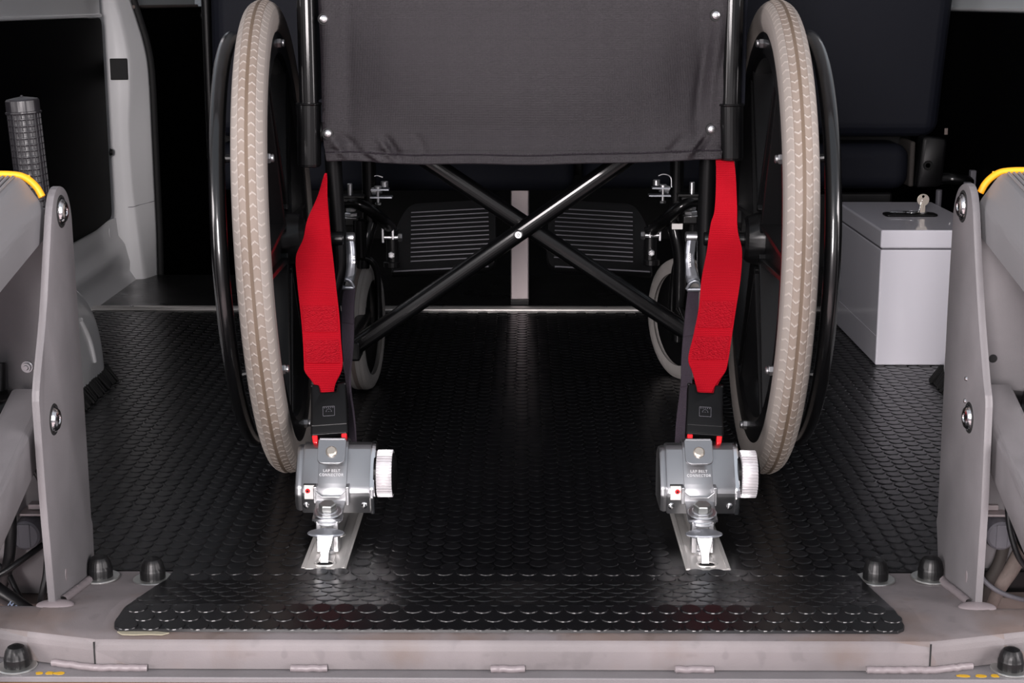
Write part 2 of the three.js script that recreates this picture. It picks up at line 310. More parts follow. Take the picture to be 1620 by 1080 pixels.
{
  const d = struct('door_1', [box2(-0.95, -0.862, 0.594, 0.72, -2.19, -1.5), box2(-0.95, -0.862, 0.72, 0.76, -2.7, -1.5)], M.vanGrey, 'sliding door with a black lining');
  part('lining_panel', box2(-0.95, -0.858, -0.2, 0.592, -2.75, -1.5, 0.003), M.panel, d, 'black door lining');
  part('trim_bead', rod([-0.857, 0.595, -2.19], [-0.857, 0.595, -1.5], 0.004), M.dirty, d);
  part('door_frame', [box2(-0.95, -0.86, 1.25, 1.42, -2.9, -1.5), box2(-0.95, -0.86, 0.76, 1.25, -1.62, -1.5), box2(-0.95, -0.86, -0.2, 1.42, -3.4, -2.75)], M.black, d);
  struct('window_1', box2(-0.91, -0.905, 0.59, 1.25, -2.75, -1.62), M.glass, 'door window glass');
  part('door_pull', boxG(0.03, 0.02, 0.12, -0.845, 0.57, -2.28, 0.008), M.plastic, d, 'black inside door handle');
}
// right wall
{
  const w = struct('wall_right', [box2(0.883, 0.97, 0.595, 0.80, -3.4, 0.42), box2(0.883, 0.97, 1.30, 1.42, -3.4, 0.42), box2(0.883, 0.97, 0.80, 1.30, 0.30, 0.42), box2(0.883, 0.97, 0.80, 1.30, -3.4, -1.32), box2(0.883, 0.97, -0.2, 0.595, -3.4, 0.42)], M.vanGrey, 'grey painted side wall');
  part('lining_panel', box2(0.874, 0.883, 0.02, 0.588, -2.4, 0.35, 0.003), M.panel, w, 'black lining panel');
  part('trim_bead', [rod([0.881, 0.592, -2.4], [0.881, 0.592, 0.35], 0.0035)], M.van, w);
}
struct('window_2', box2(-0.95, -0.945, 0.79, 1.31, -1.33, 0.31), M.glass, 'left side window glass');
struct('window_3', box2(0.93, 0.935, 0.79, 1.31, -1.33, 0.31), M.glass, 'right side window glass');
// rear wall surround beside the opening (behind the lift posts)
struct('wall_back', [box2(-0.99, -0.8, -0.03, 1.5, 0.36, 0.42), box2(0.79, 0.97, -0.03, 1.5, 0.36, 0.42), box2(-0.99, 0.97, 1.38, 1.5, 0.36, 0.42)], M.van, 'rear door frame');
// wheel arches
for (const s of [-1, 1]) {
  const rows = [], x1 = s * 0.68, r = 0.028;
  for (let k = 0; k <= 36; k++) {
    const a = Math.PI * k / 36, c = Math.cos(a), q = Math.pow(Math.sin(a), 0.75);
    const pz = -0.10 - 0.385 * c * (1 + 0.0 * q), py = 0.225 * q, row = [];
    row.push([s * 0.9, py, pz]);
    row.push([x1 + s * r * 1.6, py, pz]);
    for (let m = 0; m <= 6; m++) { const b = m / 6 * Math.PI / 2, f = 1 - (1 - Math.cos(b)) * r / 0.3; row.push([x1 + s * r * (1 - Math.sin(b)), py * f - r * (1 - Math.cos(b)) * 0.2, -0.10 + (pz + 0.10) * f]); }
    row.push([x1, 0, -0.10 + (pz + 0.10) * 0.86]);
    rows.push(s < 0 ? row : row.reverse());
  }
  const wa = struct('trim_wheel_arch', loft(rows), M.van, s < 0 ? 'grey wheel arch cover on the left' : 'grey wheel arch cover on the right'); wa.name = numbered('trim_' + (s < 0 ? 2 : 3));
  // pressed oval on the end of the cover and a rubber brush edge
  part('press_groove', pipe([[x1 - s * 0.0, 0.05, -0.40], [x1 - s * 0.001, 0.09, -0.375], [x1, 0.13, -0.335]], 0.004, 20, 8), M.van, wa);
  const br = []; for (let k = 0; k < 70; k++) { const z = lerp(-0.485, -0.2, k / 69) + (rnd() - 0.5) * 0.004, b = [x1 + s * 0.004, 0.026 + rnd() * 0.003, z]; br.push(rod(b, [x1 - s * (0.010 + rnd() * 0.008), 0.001, z + (rnd() - 0.5) * 0.008], 0.0022, 5)); }
  const bm = part('brush_edge', br, M.bristle, wa, 'black brush strip'); bm.userData.kind = 'stuff';
}

const FONT = await new FontLoader().loadAsync('fonts/droid/droid_sans_bold.typeface.json');

// ------------------------------------------------------------------ lift base plate (bumper) across the rear, with its studded mat
const PROFILE = [[0.4055, -0.001], [0.438, -0.001], [0.567, 0.019], [0.613, 0.0165], [0.622, 0.0155], [0.6275, 0.0135], [0.631, 0.009], [0.632, 0.004], [0.632, -0.0145]];
const bumpBack = x => -Math.max(0, Math.abs(x - X0) - 0.40) * 0.27;
const shift = z => sstep(0.55, 0.61, z);
function profAt(s) {   // arc length along the profile -> [z, y, nz, ny]
  let acc = 0;
  for (let i = 0; i + 1 < PROFILE.length; i++) { const [z0, y0] = PROFILE[i], [z1, y1] = PROFILE[i + 1], L = Math.hypot(z1 - z0, y1 - y0); if (s <= acc + L || i === PROFILE.length - 2) { const t = (s - acc) / L; return [lerp(z0, z1, t), lerp(y0, y1, t), -(y1 - y0) / L, (z1 - z0) / L]; } acc += L; }
}
{
  const L = thing('lift_sill', 'grey painted steel base plate and sill of the wheelchair lift under the studded mat', 'lift sill');
  const sect = (xs) => loft(xs.map(x => [...PROFILE.map(([z, y]) => [x, y, z + bumpBack(x) * shift(z)]), [x, -0.0145, 0.60 + bumpBack(x)], [x, -0.026, 0.42], [x, -0.026, 0.4055], [x, -0.001, 0.4055]]));
  const lin = (a, b, n) => Array.from({ length: n + 1 }, (_, i) => lerp(a, b, i / n));
  const JL = -0.4085, JR = 0.3875;
  part('sill_plate', toCreasedNormals(uvMetric(sect(lin(JL, JR, 20))), 0.5), M.paintRim, L);
  const strip = xs => loft(xs.map(x => [[x, 0.0148, 0.547], ...PROFILE.slice(2).map(([z, y]) => [x, y, z + bumpBack(x) * shift(z)]), [x, -0.0145, 0.60 + bumpBack(x)], [x, -0.004, 0.547]]));
  part('side_plate', [toCreasedNormals(uvMetric(sect(lin(-0.4785, JL, 6))), 0.5), toCreasedNormals(uvMetric(strip(lin(-0.80, -0.4785, 8))), 0.5)], M.paintRim, L);
  part('side_plate', [toCreasedNormals(uvMetric(sect(lin(JR, 0.4635, 6))), 0.5), toCreasedNormals(uvMetric(strip(lin(0.4635, 0.78, 8))), 0.5)], M.paintRim, L);
  // open seams where the bent end pieces meet the middle
  for (const x of [JL, JR]) part('seam', box2(x - 0.0008, x + 0.0008, -0.0125, 0.0125, 0.6316, 0.6324), M.black, L, 'dark open seam');
  // flange below
  part('flange', uvMetric(geoOf([boxG(1.56, 0.006, 0.09, X0, -0.0185, 0.604, 0.0012)])), M.paint, L);
  part('front_angle', uvMetric(geoOf([boxG(1.56, 0.062, 0.006, X0, -0.0545, 0.648, 0.0015)])), M.paintRim, L);
  part('gap_shadow', box2(-0.78, 0.76, -0.0235, -0.0222, 0.6452, 0.6493), M.rust, L, 'rusty joint line');
  // weld beads along the joint
  const weld = (x0, x1, z) => { const n = Math.max(6, Math.round((x1 - x0) / 0.004)), p = []; for (let i = 0; i <= n; i++) p.push([lerp(x0, x1, i / n), -0.0125 + (rnd() - 0.5) * 0.0008, z + bumpBack(lerp(x0, x1, i / n)) + (rnd() - 0.5) * 0.0008]); return pipe(p, 0.0036, n * 3, 8); };
  for (const [a, b] of [[-0.452, -0.358], [-0.221, -0.186], [-0.030, 0.002], [0.145, 0.182], [0.327, 0.430]]) part('weld_bead', weld(a, b, 0.6345), M.weld, L);
  for (const s of [-1, 1]) {   // weld fillets at the feet of the posts
    const x = s < 0 ? -0.4655 : 0.4505, p = []; for (let i = 0; i <= 16; i++) { const z = lerp(0.415, 0.535, i / 16); p.push([x, 0.0012 + (z > 0.438 ? (z - 0.438) * 0.155 : 0) + (rnd() - 0.5) * 0.0006, z]); }
    part('weld_bead', [pipe(p, 0.0045, 40, 8), new THREE.SphereGeometry(1, 20, 12).scale(0.019, 0.004, 0.013).translate(x - s * 0.0 + s * 0.004, 0.0165, 0.548)], M.weld, L);
  }
  // yellow paint marks next to the bottom caps
  const mk = (x, z, w, d) => { const q = []; for (let i = 0; i < 9; i++) { const a = i / 9 * Math.PI * 2, r = 0.72 + rnd() * 0.5; q.push([Math.cos(a) * w * 0.55 * r, Math.sin(a) * d * 0.5 * r]); } return ext(roundShape(q, 0.001), 0.0004, 0.0001).rotateX(-Math.PI / 2).translate(x, -0.0155, z); };
  for (const [x, w] of [[-0.4595, 0.007], [-0.4500, 0.008], [-0.4410, 0.010], [0.4180, 0.012], [0.4345, 0.010], [0.4475, 0.007]]) part('paint_mark', mk(x, 0.641, w, 0.007), M.yellowMark, L, 'yellow paint mark');
  // where the mat edge has torn away
  part('torn_edge', [ext(roundShape([[-0.3905, -0.6165], [-0.352, -0.6165], [-0.338, -0.6195], [-0.345, -0.6245], [-0.358, -0.6235], [-0.372, -0.6250], [-0.384, -0.6240]], 0.002), 0.0012, 0.0003).rotateX(-Math.PI / 2).translate(0, 0.0161, 0)], M.backing, L, 'pale torn backing of the mat');
}
{
  const mat = thing('studded_mat', 'black studded rubber mat piece with rounded front corners on the grey lift sill', 'rubber mat');
  // outline: x limits along arc length
  const LE = [[0.006, -0.3816], [0.035, -0.3838], [0.066, -0.3879], [0.155, -0.3950], [0.185, -0.3966], [0.198, -0.3966], [0.206, -0.3945], [0.2115, -0.3885]];
  const RE = [[0.006, 0.3636], [0.035, 0.3660], [0.066, 0.3660], [0.155, 0.3671], [0.185, 0.3690], [0.198, 0.3690], [0.206, 0.3670], [0.2115, 0.3600]];
  const at = (E, s) => { for (let i = 0; i + 1 < E.length; i++) if (s <= E[i + 1][0]) return lerp(E[i][1], E[i + 1][1], clamp((s - E[i][0]) / (E[i + 1][0] - E[i][0]), 0, 1)); return E[E.length - 1][1]; };
  const ss = []; for (let s = 0.0; s <= 0.2115; s += 0.00235) ss.push(Math.min(s, 0.2115)); const th = 0.003, rows = [];
  for (const s of ss) {
    const [z, y, nz, ny] = profAt(s), a = at(LE, s) + (s > 0.18 ? (rnd() - 0.5) * 0.0012 : 0), b = at(RE, s), row = [[a, y, z], [a, y + th * 0.7 * ny, z + th * 0.7 * nz]];
    for (let i = 0; i <= 10; i++) row.push([lerp(a + 0.0008, b - 0.0008, i / 10), y + th * ny, z + th * nz]);
    row.push([b, y + th * 0.7 * ny, z + th * 0.7 * nz], [b, y, z]); rows.push(row);
  }
  const f = rows[rows.length - 1]; rows.push(f.map((p, i) => [p[0], p[1] - th * 0.9, p[2] + 0.0006]));
  rows.unshift(rows[0].map(p => [p[0], p[1] - th, p[2] - 0.0002]));
  part('mat_sheet', toCreasedNormals(uvMetric(loft(rows)), 0.6), M.matBase, mat);
  const R = 0.0104, H = 0.0012, g0 = latheY([[0, H], [R - 0.0013, H], [R - 0.0004, H * 0.7], [R, 0]], 20, 0.5);
  for (let r = 0; r < 12; r++) for (let c = -20; c <= 20; c++) {
    const s = 0.2045 - r * 0.0196, x = 0.006 + c * 0.0228 + (r & 1 ? 0.0114 : 0);
    if (s < 0.008 || x < at(LE, s) + 0.0085 || x > at(RE, s) - 0.0085) continue;
    const [z, y, nz, ny] = profAt(s), m = part('stud', g0, M.matStud, mat);
    m.position.set(x, y + th * ny, z + th * nz); m.rotation.x = Math.atan2(nz, ny);
  }
}
// black domed nut caps on washers
function nutCap(x, y, z, label, s = 1) {
  const t = thing('nut_cap', label, 'nut cap', [x, y, z], 'black nut caps on the lift sill');
  part('cap', latheY([[0.0135 * s, 0.001], [0.0135 * s, 0.011 * s], [0.0128 * s, 0.0125 * s], [0.0124 * s, 0.015 * s], [0.0112 * s, 0.0195 * s], [0.0085 * s, 0.0235 * s], [0.0045 * s, 0.0256 * s], [0, 0.0262 * s]], 28, 0.45), M.cap, t);
  part('washer', latheY([[0.004, 0], [0.0205 * s, 0], [0.021 * s, 0.0006], [0.021 * s, 0.0014], [0.0202 * s, 0.002], [0.004, 0.002]], 36, 0.5), M.washer, t, 'zinc washer');
  return t;
}
nutCap(-0.3985, 0, 0.4325, 'black domed nut cap on a washer at the left corner of the mat');
nutCap(0.3795, 0, 0.4285, 'black domed nut cap on a washer at the right corner of the mat');
nutCap(-0.4565, 0, 0.4275, 'black nut cap half hidden behind the foot of the left grey post');
nutCap(0.4400, 0, 0.4230, 'black nut cap half hidden behind the foot of the right grey post');
nutCap(-0.4850, -0.0155, 0.6270, 'large black nut cap at the bottom left on the lower flange', 0.9);
nutCap(0.4660, -0.0155, 0.6270, 'large black nut cap at the bottom right on the lower flange', 0.9);

// ------------------------------------------------------------------ lift posts
function liftPost(s) {
  const t = thing('lift_post', s < 0 ? 'left grey steel lift post: a tall plate welded to the base with two round bolts' : 'right grey steel lift post: a tall plate welded to the base with two round bolts', 'lift post');
  const out = s < 0
    ? [[0.5485, 0.0120], [0.5561, 0.1101], [0.5583, 0.1595], [0.5593, 0.2331], [0.5516, 0.2501], [0.519, 0.3062], [0.4959, 0.3654], [0.480, 0.404], [0.470, 0.4195], [0.455, 0.4270], [0.437, 0.4245], [0.4215, 0.4150], [0.4129, 0.3960], [0.4102, 0.2981], [0.4069, 0.1979], [0.4060, 0.060], [0.4020, 0.054], [0.4045, -0.0012], [0.438, -0.0012]]
    : [[0.5425, 0.0120], [0.5425, 0.1146], [0.5400, 0.1511], [0.5340, 0.2256], [0.5220, 0.2429], [0.4908, 0.3019], [0.4656, 0.3616], [0.450, 0.403], [0.440, 0.4195], [0.425, 0.4275], [0.405, 0.4245], [0.3870, 0.4150], [0.3776, 0.3949], [0.3773, 0.293], [0.3813, 0.1931], [0.3868, 0.060], [0.3830, 0.054], [0.4045, -0.0012], [0.438, -0.0012]];
  const xi = s < 0 ? -0.4685 : 0.4535, xo = xi + s * 0.0078;
  const sh = roundShape(out, [0.003, 0.03, 0.03, 0.008, 0.008, 0.03, 0.02, 0.01, 0.01, 0.01, 0.01, 0.01, 0.01, 0.02, 0.02, 0.003, 0.003, 0.001, 0.01]);
  part('plate', uvMetric(extX(sh, xi, xo, 0.0012)), M.paint, t);
  // outer twin plate and the web that ties them together
  const xo2 = xi + s * 0.13; part('plate', uvMetric(extX(sh, xo2, xo2 + s * 0.0118, 0.0012)), M.paint, t);
  const zw = s < 0 ? 0.425 : 0.40;
  const web = ext(roundShape([[xo, 0.192], [xo2, 0.192], [xo2, 0.40], [xo, 0.40]].map(a => s < 0 ? a : a), 0.004), 0.006, 0.001); web.translate(0, 0, zw - 0.006);
  part('web_plate', uvMetric(web), M.paint, t);
  part('web_flange', uvMetric(boxG(0.12, 0.006, 0.03, (xo + xo2) / 2, 0.193, zw + 0.012, 0.002)), M.paint, t);
  part('lower_web', uvMetric(geoOf(ext(roundShape([[xo, -0.022], [xo2, -0.022], [xo2, 0.185], [xo, 0.185]], 0.01), 0.006, 0.001).translate(0, 0, zw - 0.012))), M.paint, t);
  part('ledge', uvMetric(boxG(0.125, 0.05, 0.03, (xo + xo2) / 2, -0.048, zw + 0.004, 0.002)), M.dirty, t, 'dirty brownish ledge');
  // pivot bolts with round heads
  const pts = s < 0 ? [[0.4005, 0.4490], [0.2005, 0.5160]] : [[0.4020, 0.4130], [0.1950, 0.4820]];
  pts.forEach(([y, z], i) => {
    const rr = i ? 0.0135 : 0.0142;
    const b = part('bolt', latheX([[0, 0.0046], [0.0030, 0.0046], [0.0042, 0.0036], [0.0048, 0.0052], [0.0075, 0.0054], [0.0100, 0.0044], [0.0120, 0.0026], [0.0128, 0.0012], [rr, 0.001], [rr, 0.0]].map(([r, x]) => [r, x]), 36, 0.35), M.chrome, t, 'zinc pivot bolt head');
    if (s > 0) b.rotation.y = Math.PI; b.position.set(xi, y, z);
    const w = part('bushing', latheX([[rr + 0.0001, 0.0006], [rr + 0.0022, 0.0006], [rr + 0.0026, 0]], 36, 0.4), M.black, t, 'dark bushing ring'); if (s > 0) w.rotation.y = Math.PI; w.position.set(xi, y, z);
  });
  const h = part('hole', latheX([[0.0001, 0.0004], [0.0048, 0.0004], [0.0052, 0.0]], 24).scale(1, 1.25, 0.6), M.weld, t, 'small drilled hole'); if (s > 0) h.rotation.y = Math.PI; h.position.set(xi, 0.034, s < 0 ? 0.509 : 0.508);
  if (s > 0) for (const [y, z] of [[0.2318, 0.4655], [0.2085, 0.466]]) { const r = part('rivet', latheX([[0, 0.0022], [0.0018, 0.0016], [0.0026, 0]], 16), M.chrome, t); r.rotation.y = Math.PI; r.position.set(xi, y, z); }
  // small bolt (left) or drilled hole (right) in the web
  if (s < 0) { const b = part('screw', [latheX([[0, 0.007], [0.0022, 0.007], [0.0028, 0.0055], [0.0045, 0.0055], [0.0048, 0.0025], [0.0062, 0.0022], [0.0066, 0]], 24, 0.4)], M.zinc, t); b.rotation.y = -Math.PI / 2; b.position.set(-0.521, 0.2334, zw); }
  else { const b = part('hole', latheX([[0, 0.0004], [0.0042, 0.0004], [0.0046, 0]], 20), M.black, t); b.rotation.y = -Math.PI / 2; b.position.set(0.499, 0.238, zw); const b2 = part('hole', latheX([[0, 0.0004], [0.003, 0.0004], [0.0034, 0]], 20), M.black, t); b2.rotation.y = -Math.PI / 2; b2.position.set(0.490, 0.100, zw - 0.01); }
  return t;
}
liftPost(-1); liftPost(1);
// upper arm covers and lower arms, running back out of the van from the posts
function liftArm(s) {
  const xi = s < 0 ? -0.4805 : 0.4665, zs = s < 0 ? 0.468 : 0.425, drop = -0.20;
  const t = thing('lift_boom', s < 0 ? 'left upper lift arm cover, grey with a ribbed top and yellow end trim' : 'right upper lift arm cover, grey with a ribbed top and yellow end trim', 'lift boom');
  const P = [[0.003, 0.374], [0, 0.377], [0, 0.4045], [0.001, 0.4085], [0.0032, 0.4125], [0.0140, 0.4285], [0.0175, 0.4330], [0.0215, 0.4362], [0.026, 0.4376], [0.032, 0.4378], [0.11, 0.4378], [0.11, 0.374]];
  const slice = (k, grow = 0, dz = 0) => P.map(([x, y]) => [xi + s * x, y + (y > 0.38 ? grow : 0) + drop * (k + dz), zs + k + dz]);
  const rows = []; for (let k = 0; k <= 20; k++) rows.push(s < 0 ? slice(k / 20 * 0.6) : slice(k / 20 * 0.6).reverse());
  part('cover', toCreasedNormals(loft(rows, true), 0.3), M.cover, t);
  const cap = loft([slice(0).map(p => p), slice(0).map(() => [xi + s * 0.05, 0.405, zs])], true); part('end_cap', cap, M.cover, t);
  // ribs along the top
  for (let i = 0; i < 9; i++) { const x = xi + s * (0.0275 + i * 0.0052); part('rib', rod([x, 0.4380, zs + 0.003], [x, 0.4380 + drop * 0.58, zs + 0.583], 0.0016, 8), M.cover, t); }
  // yellow band following the far edge
  const yb = P.slice(2, 7).map(([x, y], i) => [xi + s * x, y + 0.0015, zs - 0.004]);
  part('edge_trim', [pipe([[xi + s * 0.001, 0.4175, zs - 0.001], [xi + s * 0.006, 0.4265, zs - 0.002], [xi + s * 0.013, 0.4335, zs - 0.003], [xi + s * 0.021, 0.4378, zs - 0.004], [xi + s * 0.032, 0.4395, zs - 0.004], [xi + s * 0.06, 0.4396, zs - 0.004], [xi + s * 0.11, 0.4392, zs - 0.004]], 0.0036, 60, 10)], M.yellow, t, 'yellow ribbed edge trim');
  const yr = []; for (let i = 0; i < 18; i++) { const f = i / 17, x = xi + s * lerp(0.014, 0.1, f); yr.push(rod([x, 0.4335 + 0.006 * sstep(0, 0.2, f) - 0.0035, zs - 0.0035], [x, 0.4405 + 0.0036 * sstep(0, 0.2, f) - 0.0015, zs - 0.0035], 0.0014, 6)); }
  part('trim_ribs', yr, M.yellow, t);
  const u = thing('lift_strut', s < 0 ? 'left lower lift arm, plain grey square tube below the ribbed cover' : 'right lower lift arm, plain grey square tube below the ribbed cover', 'lift boom');
  const xl = s < 0 ? -0.4825 : 0.4675, Z0 = s < 0 ? 0.50 : 0.465, yT = s < 0 ? 0.2155 : 0.2135, yB = s < 0 ? 0.1655 : 0.1635, rr = 0.006, dr = -0.36;
  const Q = []; const corner = (cx, cy, a0) => { for (let i = 0; i <= 4; i++) { const a = a0 + i / 4 * Math.PI / 2; Q.push([cx + Math.cos(a) * rr, cy + Math.sin(a) * rr]); } };
  corner(0.04 - rr, yT - rr, 0); corner(rr, yT - rr, Math.PI / 2); corner(rr, yB + rr, Math.PI); corner(0.04 - rr, yB + rr, 1.5 * Math.PI);
  const rw = []; for (let k = 0; k <= 12; k++) { const d = k / 12 * 0.6 - 0.02; const a = Q.map(([x, y]) => [xl + s * x, y + dr * d, Z0 + d]); rw.push(s < 0 ? a : a.reverse()); }
  part('tube', toCreasedNormals(loft(rw, true), 0.8), M.paint, u);
  const end = rw[0]; part('end_plate', loft([end, end.map(() => [xl + s * 0.02, (yT + yB) / 2, Z0 - 0.02])], true), M.paint, u);
}
liftArm(-1); liftArm(1);
// things inside the posts: rubber buffers, hoses, pump cylinders
for (const s of [-1, 1]) {
  const c = s < 0 ? [-0.5265, 0.0565, 0.437] : [0.5140, 0.0475, 0.405];
  const t = thing('rubber_buffer', s < 0 ? 'round grey rubber buffer beside the foot of the left post' : 'round grey rubber buffer beside the foot of the right post', 'buffer', c);
  const b = part('pad', latheX([[0, 0.018], [0.0135, 0.018], [0.0158, 0.016], [0.0165, 0.012], [0.0165, -0.02], [0, -0.02]], 36, 0.4), M.greyPlastic, t); b.rotation.y = -Math.PI / 2;
  part('face_ridge', boxG(0.012, 0.026, 0.002, 0, 0, 0.0182, 0.0008), M.greyPlastic, t);
  part('bracket', [boxG(0.024, 0.003, 0.026, -s * 0.003, 0.0195, -0.006, 0.001), boxG(0.016, 0.006, 0.014, -s * 0.006, 0.0245, -0.012, 0.001)], M.postAlu, t, 'pale bracket above');
}
function pump(s) {
  const x = s < 0 ? -0.562 : 0.536, z = s < 0 ? 0.452 : 0.425, y = s < 0 ? 0.186 : 0.181;
  const t = thing('pump_cylinder', s < 0 ? 'black hydraulic cylinder behind the left lower lift arm' : 'black hydraulic cylinder behind the right lower lift arm', 'cylinder', [x, y, z]);
  const g = latheX([[0, 0.034], [0.020, 0.034], [0.024, 0.031], [0.026, 0.026], [0.026, 0.010], [0.028, 0.009], [0.028, 0.005], [0.026, 0.004], [0.026, -0.05], [0, -0.05]], 40, 0.4);
  const b = part('body', g, M.gloss, t); b.rotation.y = s < 0 ? 0.4 : Math.PI - 0.4;
  if (s > 0) part('fitting', [rod([0.012, 0.04, 0.004], [0.014, 0.078, 0.004], 0.0075, 6), rod([0.012, 0.032, 0.004], [0.012, 0.044, 0.004], 0.009, 20)], M.chrome, t, 'chrome hydraulic fitting');
}
pump(-1); pump(1);
const hoseL = [
  ['thick black hose running down at the left picture edge', 0.0062, [[-0.546, 0.24, 0.437], [-0.547, 0.16, 0.448], [-0.542, 0.115, 0.452], [-0.540, 0.07, 0.455], [-0.545, 0.03, 0.455], [-0.556, 0.0, 0.45], [-0.575, -0.02, 0.44]], M.hose],
  ['thin black cable crossing under the left buffer', 0.0034, [[-0.514, 0.040, 0.436], [-0.530, 0.031, 0.458], [-0.545, 0.022, 0.468], [-0.575, 0.008, 0.475]], M.hose],
  ['short black cable curving down behind the left lower arm', 0.003, [[-0.545, 0.165, 0.44], [-0.527, 0.146, 0.45], [-0.512, 0.125, 0.45], [-0.502, 0.10, 0.445], [-0.496, 0.085, 0.44]], M.hose],
  ['flat black cable against the foot of the left post', 0.0040, [[-0.503, 0.06, 0.448], [-0.5035, 0.018, 0.462], [-0.5095, -0.012, 0.468], [-0.511, -0.035, 0.468]], M.hose],
  ['black loop of hose near the bottom left corner', 0.0036, [[-0.566, 0.025, 0.445], [-0.549, 0.014, 0.452], [-0.539, 0.0, 0.46], [-0.5335, -0.012, 0.462], [-0.532, -0.04, 0.462]], M.hose],
];
for (const [lab, r, p, m] of hoseL) solo('hose', pipe(p, r, 60, 12), m, lab, 'hose');
{
  const t = thing('printed_cable', 'thick black cable with pale printed letters at the bottom left', 'cable');
  part('sheath', pipe([[-0.575, 0.024, 0.472], [-0.550, 0.006, 0.482], [-0.530, -0.0075, 0.484], [-0.514, -0.022, 0.484], [-0.500, -0.045, 0.48]], 0.0085, 50, 16), M.hose, t);
  const g = new TextGeometry('HANS', { font: FONT, size: 0.0058, depth: 0.0006, curveSegments: 3, bevelEnabled: false }); g.translate(-0.0085, -0.0029, 0);
  const m = part('printed_letters', g, M.print, t, 'pale printed letters'); m.position.set(-0.5290, -0.0085, 0.4922); m.rotation.set(-0.12, 0, -0.66);
}
const hoseR = [
  ['brown sheathed cable sweeping across below the right buffer', 0.0026, [[0.470, 0.040, 0.43], [0.480, 0.022, 0.445], [0.492, 0.006, 0.452], [0.506, -0.003, 0.456], [0.53, -0.010, 0.46], [0.56, -0.016, 0.46]], M.greyPlastic],
  ['black cable hanging behind the right lower arm', 0.003, [[0.516, 0.145, 0.42], [0.515, 0.09, 0.43], [0.518, 0.06, 0.435], [0.528, 0.03, 0.44], [0.54, 0.015, 0.44]], M.hose],
  ['second thin black cable hanging at the right picture edge', 0.0024, [[0.522, 0.145, 0.42], [0.521, 0.09, 0.426], [0.525, 0.06, 0.43], [0.535, 0.035, 0.435], [0.55, 0.02, 0.43]], M.gloss],
  ['short black hose near the foot of the right post', 0.0036, [[0.462, 0.022, 0.43], [0.472, 0.004, 0.44], [0.482, -0.008, 0.445], [0.492, -0.03, 0.445]], M.hose],
  ['ribbed brown conduit in the bottom right corner', 0.0065, [[0.522, 0.040, 0.41], [0.514, 0.018, 0.420], [0.502, -0.004, 0.425], [0.490, -0.04, 0.425]], M.hoseBrown],
  ['dirty tan hose at the bottom right picture edge', 0.0085, [[0.546, 0.03, 0.40], [0.532, 0.008, 0.41], [0.516, -0.015, 0.415], [0.502, -0.05, 0.415]], M.dirty],
];
for (const [lab, r, p, m] of hoseR) solo('hose', pipe(p, r, 60, 12), m, lab, 'hose');
// corrugated grip standing behind the left arm
{
  const t = thing('grip_handle', 'dark upright corrugated grip with a shiny cap behind the left lift arm', 'handle', [-0.577, 0.36, 0.2]);
  const R = 0.0182, rows = [];
  const pr = []; for (let i = 0; i <= 120; i++) { const y = i / 120 * 0.13, f = (y / 0.0072) % 1; pr.push([R * (f < 0.16 ? 1.045 : f < 0.24 ? 1.01 : 1) , y]); }
  part('sleeve', new THREE.LatheGeometry(pr.map(p => new THREE.Vector2(...p)), 44), M.gripM, t);
  const rb = []; for (let k = 0; k < 22; k++) { const a = k / 22 * Math.PI * 2; rb.push(rod([Math.cos(a) * R, 0.002, Math.sin(a) * R], [Math.cos(a) * R, 0.125, Math.sin(a) * R], 0.0008, 6)); }
  part('ribs', rb, M.gripM, t);
  part('cap', latheY([[R * 1.10, 0.1215], [R * 1.13, 0.1225], [R * 1.13, 0.124], [R * 1.05, 0.1245], [R * 1.05, 0.1365], [R * 0.98, 0.1385], [R * 0.55, 0.1400], [0.002, 0.1412], [0.0016, 0.1425], [0, 0.1428]], 44, 0.4), M.gripM, t);
  t.rotation.z = 0.055; t.rotation.x = 0.0;
  t.position.x = -0.572;
}

// ------------------------------------------------------------------ floor rails, retractors, belts
const text = (str, size, h = 0.0003) => { const g = new TextGeometry(str, { font: FONT, size, depth: h, curveSegments: 3, bevelEnabled: false }); g.computeBoundingBox(); const b = g.boundingBox; return g.translate(-(b.min.x + b.max.x) / 2, -(b.min.y + b.max.y) / 2, 0); };
function anchorRail(i) {
  const [a, b] = RAILS[i], c = (a + b) / 2, t = thing('anchor_rail', i ? 'aluminium floor anchor rail under the right silver retractor' : 'aluminium floor anchor rail under the left silver retractor', 'floor rail', [c, 0, 0], 'floor anchor rails');
  const w = (b - a) / 2;
  const side = s => extX(roundShape([[RZ0, -0.0118], [RZ1, -0.0118], [RZ1, 0.0016], [RZ0, 0.0016]], 0.0005), s * 0.0085, s * w, 0.0006);
  part('rail_flange', uvMetric(side(-1)), M.alu, t); part('rail_flange', uvMetric(side(1)), M.alu, t);
  part('rail_slot', box2(-0.0085, 0.0085, -0.0118, 0.0009, RZ0, RZ1 - 0.0005), M.alu, t);
  part('rail_lip', [boxG(0.004, 0.0012, RZ1 - RZ0, -w + 0.003, 0.0021, (RZ0 + RZ1) / 2, 0.0004), boxG(0.004, 0.0012, RZ1 - RZ0, w - 0.003, 0.0021, (RZ0 + RZ1) / 2, 0.0004)], M.alu, t);
  for (const z of [0.386, 0.29]) { part('hole_cup', latheY([[0.0128, 0.0010], [0.0122, 0.0022], [0.0108, 0.0026], [0.0098, 0.0020], [0.0094, 0.0010]], 28, 0.5).scale(1, 1, 0.72).translate(0, 0, z), M.alu, t, 'round rail hole'); part('hole', rod([0, 0.0005, z], [0, 0.0014, z], 0.0094, 24).scale(1, 1, 1), M.black, t); }
}
anchorRail(0); anchorRail(1);
